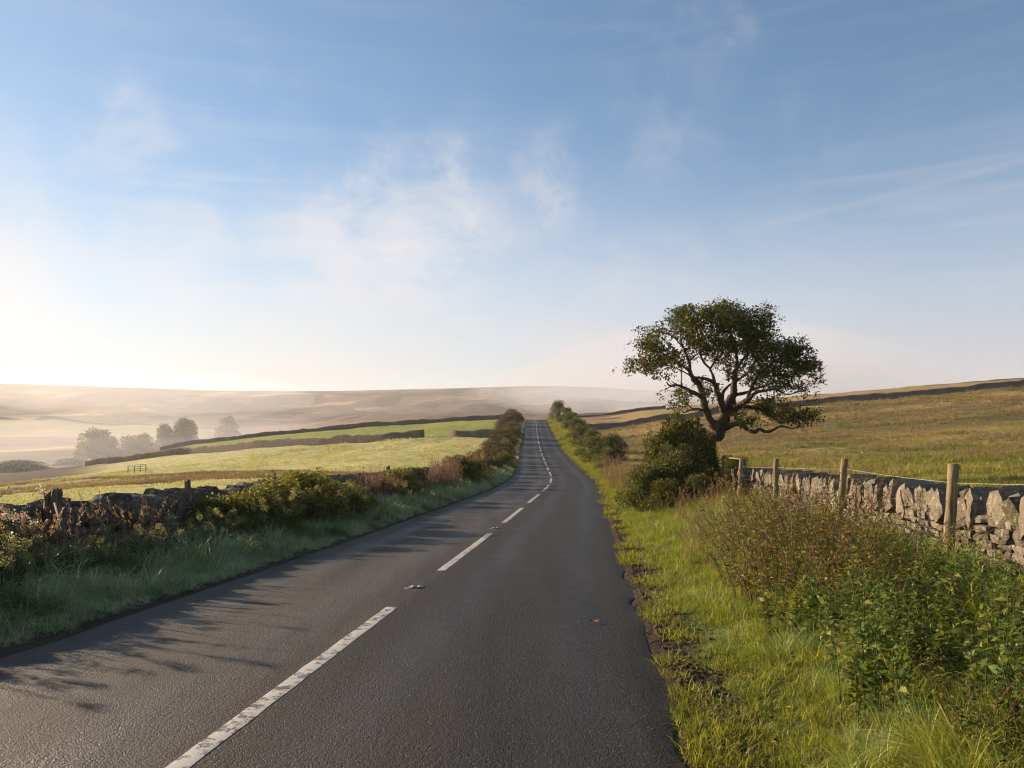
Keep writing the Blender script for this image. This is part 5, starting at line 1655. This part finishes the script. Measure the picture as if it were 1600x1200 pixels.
    many(sp, fern, 'flowering_herb_clump', 'herbs', 'yellow-topped herbs in front of the dark left wall', 'herb clump with fluffy yellow tops by the left wall, %s from the front', 0.84)
    sp = []
    Y = 4.6
    for i in range(30):
        sp.append((float(xc(Y)) - r.uniform(4.15, 4.5), Y, r.uniform(0.62, 0.88) * (1 + (Y - 6) * 0.012)))
        Y += 0.42 + max(0, Y - 6) * 0.035
    many(sp, plain + fern[:1], 'leafy_herb_clump', 'herbs', 'dark leafy herbs along the shaded left verge', 'dark leafy herb clump at the inner edge of the shaded verge, %s from the front')
    sp = [(float(xc(Y)) - o, Y, s) for Y, o, s in ((7.2, 4.8, 1.2), (8.1, 5.0, 1.35), (8.9, 5.1, 1.35), (9.8, 5.1, 1.1), (6.2, 4.9, 1.2))]
    many(sp, pale, 'seeding_herb_clump', 'herbs', 'pale-headed herbs at the left edge', 'herb clump with pinkish white seed heads at the left edge, %s from the front')
    sp = [(float(xc(Y)) - o, Y, s) for Y, o, s in ((10.2, 4.7, .9), (11.3, 4.9, 1.0), (11.9, 4.6, .95), (12.8, 4.9, .9), (9.6, 4.6, .8))]
    many(sp, strw, 'dry_grass_clump', 'dry grass', 'dry seeding grasses among the left herbs', 'dry seeding grass clump among the left herbs, %s from the front', 1.3)
    # left: brown willowherb
    sp = [(min(px(u, Y), float(xc(Y)) - 4.5), Y, s) for u, Y, s in ((575, 24, 1.0), (592, 25.5, 1.0), (606, 27, 1.0), (620, 28, .95), (585, 27, 1.0), (672, 34, 1.1), (690, 35, 1.15), (705, 36, 1.15), (718, 37, 1.15), (732, 38.5, 1.2), (744, 40, 1.2), (698, 38, 1.2), (722, 40, 1.2), (680, 37, 1.2))]
    many(sp, pink, 'willowherb_clump', 'weeds', 'brown willowherb in front of the left wall', 'pinkish brown willowherb clump left of the road, %s from the front')
    sp = [(float(xc(Y)) - 4.6 - k, Y, s) for Y, k, s in ((51, 0, 1.5), (53, .3, 1.6), (55.5, 0, 1.7), (57, .5, 1.5))]
    many(sp, strw, 'dry_grass_clump', 'dry grass', 'pale straw grass beside the road bend', 'pale orange straw clump beside the bend on the left, %s from the front', 1.3)

    # pink bloom among the weeds
    c = ray(1236, 792, 7.9)
    parts = []; q = np.random.default_rng(5)
    for k in range(3):
        cc = np.array([q.normal(0, .012), q.normal(0, .012), 0.02 - 0.03 * k])
        n = 7; a = np.arange(n) * 6.283 / n
        parts.append(leaves(np.tile(cc, (n, 1)), np.stack([np.cos(a), np.sin(a), 0.5 + 0 * a], -1), np.full(n, 0.034), np.full(n, 0.022), q, 0.1, 0.1))
    e = empty('pink_flower', c, 'single pink flower blooming above the green weeds', 'flower')
    link('petals', leaf_mesh('petals', parts, M['petal_pink']), e)
    V, Fs = tube([Vector((0.06, 0.03, -0.75)), Vector((0.02, 0.02, -0.4)), Vector((0, 0, 0.01))], [0.006, 0.004, 0.003], 5)
    link('stem', tubes_mesh('stem', [(V, Fs)], M['green_stem']), e)
    # small yellow flowers in the verge
    for (u, v, lab) in ((1232, 1106, 'small yellow dandelion head in the long grass, farther one'), (1209, 1160, 'small yellow dandelion head near the mossy edge, nearer one')):
        best = min(np.linspace(3, 8, 200), key=lambda Y: abs(float(HOR + F_PX * (EYE - H((u - 800) * Y / F_PX, Y) - 0.16) / Y) - v))
        c = at(u, float(best), 0.16)
        n = 16; a = np.arange(n) * 6.283 / n
        e = empty('dandelion', c, lab, 'flower', 'yellow dandelions in the right verge')
        link('flower_head', leaf_mesh('flower_head', [leaves(np.zeros((n, 3)), np.stack([np.cos(a), np.sin(a), 0.35 + 0 * a], -1), np.full(n, 0.020), np.full(n, 0.009), q, 0.0, 0.1),
                                                       leaves(np.zeros((n, 3)), np.stack([np.cos(a), np.sin(a), 1.2 + 0 * a], -1), np.full(n, 0.014), np.full(n, 0.008), q, 0.0, 0.1)], M['petal_yellow']), e)
        V, Fs = tube([Vector((0.01, 0, -0.17)), Vector((0, 0, 0))], [0.003, 0.0025], 5)
        link('stem', tubes_mesh('stem', [(V, Fs)], M['green_stem']), e)
    # the fallen leaf on the road
    Yl = 8.15; Xl = (928 - 800) * Yl / F_PX
    bm = bmesh.new()
    ring = []
    for k in range(14):
        a = k / 14 * 6.283
        rr = (0.062 if k % 2 else 0.045) * (1 + 0.15 * math.sin(3 * a))
        ring.append(bm.verts.new((rr * math.cos(a), rr * 0.75 * math.sin(a), 0.008 + 0.012 * math.sin(2 * a + 1))))
    cv = bm.verts.new((0, 0, 0.004))
    for k in range(14): bm.faces.new((cv, ring[k], ring[(k + 1) % 14]))
    me = bpy.data.meshes.new('fallen_leaf'); bm.to_mesh(me); bm.free(); me.materials.append(M['dead_leaf'])
    tag(link('fallen_leaf', me, loc=(Xl, Yl, float(zr(Yl)) + 0.034)), 'orange brown dead leaf lying on the dark right lane', 'leaf')


verge_plants()


def edge_debris():
    """crumbs of soil and gravel along the right edge"""
    prs = mats([rock(600 + i, 0.03, 0.026, 0.016, 0.2, 1, 3) for i in range(4)], M['soil'])
    r = np.random.default_rng(12)
    n = 2600
    y = 2.0 + 20 * r.uniform(0, 1, n) ** 1.6
    s = HALF + 0.05 + np.abs(r.normal(0, 0.20, n))
    x = xc(y) + s
    z = H(x, y) + 0.004
    sc = r.uniform(0.3, 1.5, n)
    scatter('soil_crumbs', np.stack([x, y, z], -1), np.stack([sc] * 3, -1), np.stack([r.normal(0, .5, n), r.normal(0, .5, n), r.uniform(0, 6.28, n)], -1), r.integers(0, 4, n), prs)


edge_debris()

# ------------------------------------------------------------------ air
def haze_mat(name, dens, col, aniso):
    m, g = new_mat(name)
    v = g.node('ShaderNodeVolumePrincipled')
    v.inputs['Color'].default_value = (*col, 1)
    v.inputs['Density'].default_value = dens
    v.inputs['Anisotropy'].default_value = aniso
    o = g.node('ShaderNodeOutputMaterial'); g.l.new(v.outputs[0], o.inputs['Volume'])
    return m


def air():
    me = bpy.data.meshes.new('haze')
    bm = bmesh.new(); bmesh.ops.create_cube(bm, size=1); bm.to_mesh(me); bm.free()
    me.materials.append(haze_mat('haze', 0.00014, (0.92, 0.93, 0.97), 0.15))
    o = link('haze', me)
    o.scale = (10800, 11300, 360); o.location = (0, 1500, 180 - 75)
    tag(o, kind='stuff')


air()


def mist_banks():
    """soft banks of valley mist: thin ellipsoids of even air, denser only where they overlap"""
    B = [(230, 262, -3, 75, 42, 13, 0.0020), (290, 760, 4, 200, 170, 24, 0.0004), (230, 1650, 100, 330, 380, 42, 0.0004),
         (1080, 1500, 85, 340, 380, 115, 0.0012), (930, 1850, 100, 300, 300, 70, 0.0009), (1160, 1250, 75, 250, 300, 95, 0.0008)]
    for i, (px, Y, z, a, b, c, d) in enumerate(B):
        bm = bmesh.new(); bmesh.ops.create_icosphere(bm, subdivisions=4, radius=1.0)
        me = bpy.data.meshes.new('mist')
        bm.to_mesh(me); bm.free()
        v = np.zeros(len(me.vertices) * 3, np.float32); me.vertices.foreach_get('co', v); v = v.reshape(-1, 3)
        n = fbm(v[:, 0] * 2.2 + 7 * i, v[:, 1] * 2.2 + v[:, 2] * 3, 3, 50 + i)
        v = v * (0.75 + 0.6 * n)[:, None]
        me.vertices.foreach_set('co', v.ravel().astype(np.float32))
        me.materials.append(haze_mat('valley_mist', d, (0.95, 0.96, 0.99) if px < 600 else (0.72, 0.76, 0.84), 0.40 if px < 600 else 0.0))
        o = link('mist', me, loc=((px - 800) * Y / F_PX, Y, z)); o.scale = (a, b, c)
        tag(o, kind='stuff')


mist_banks()
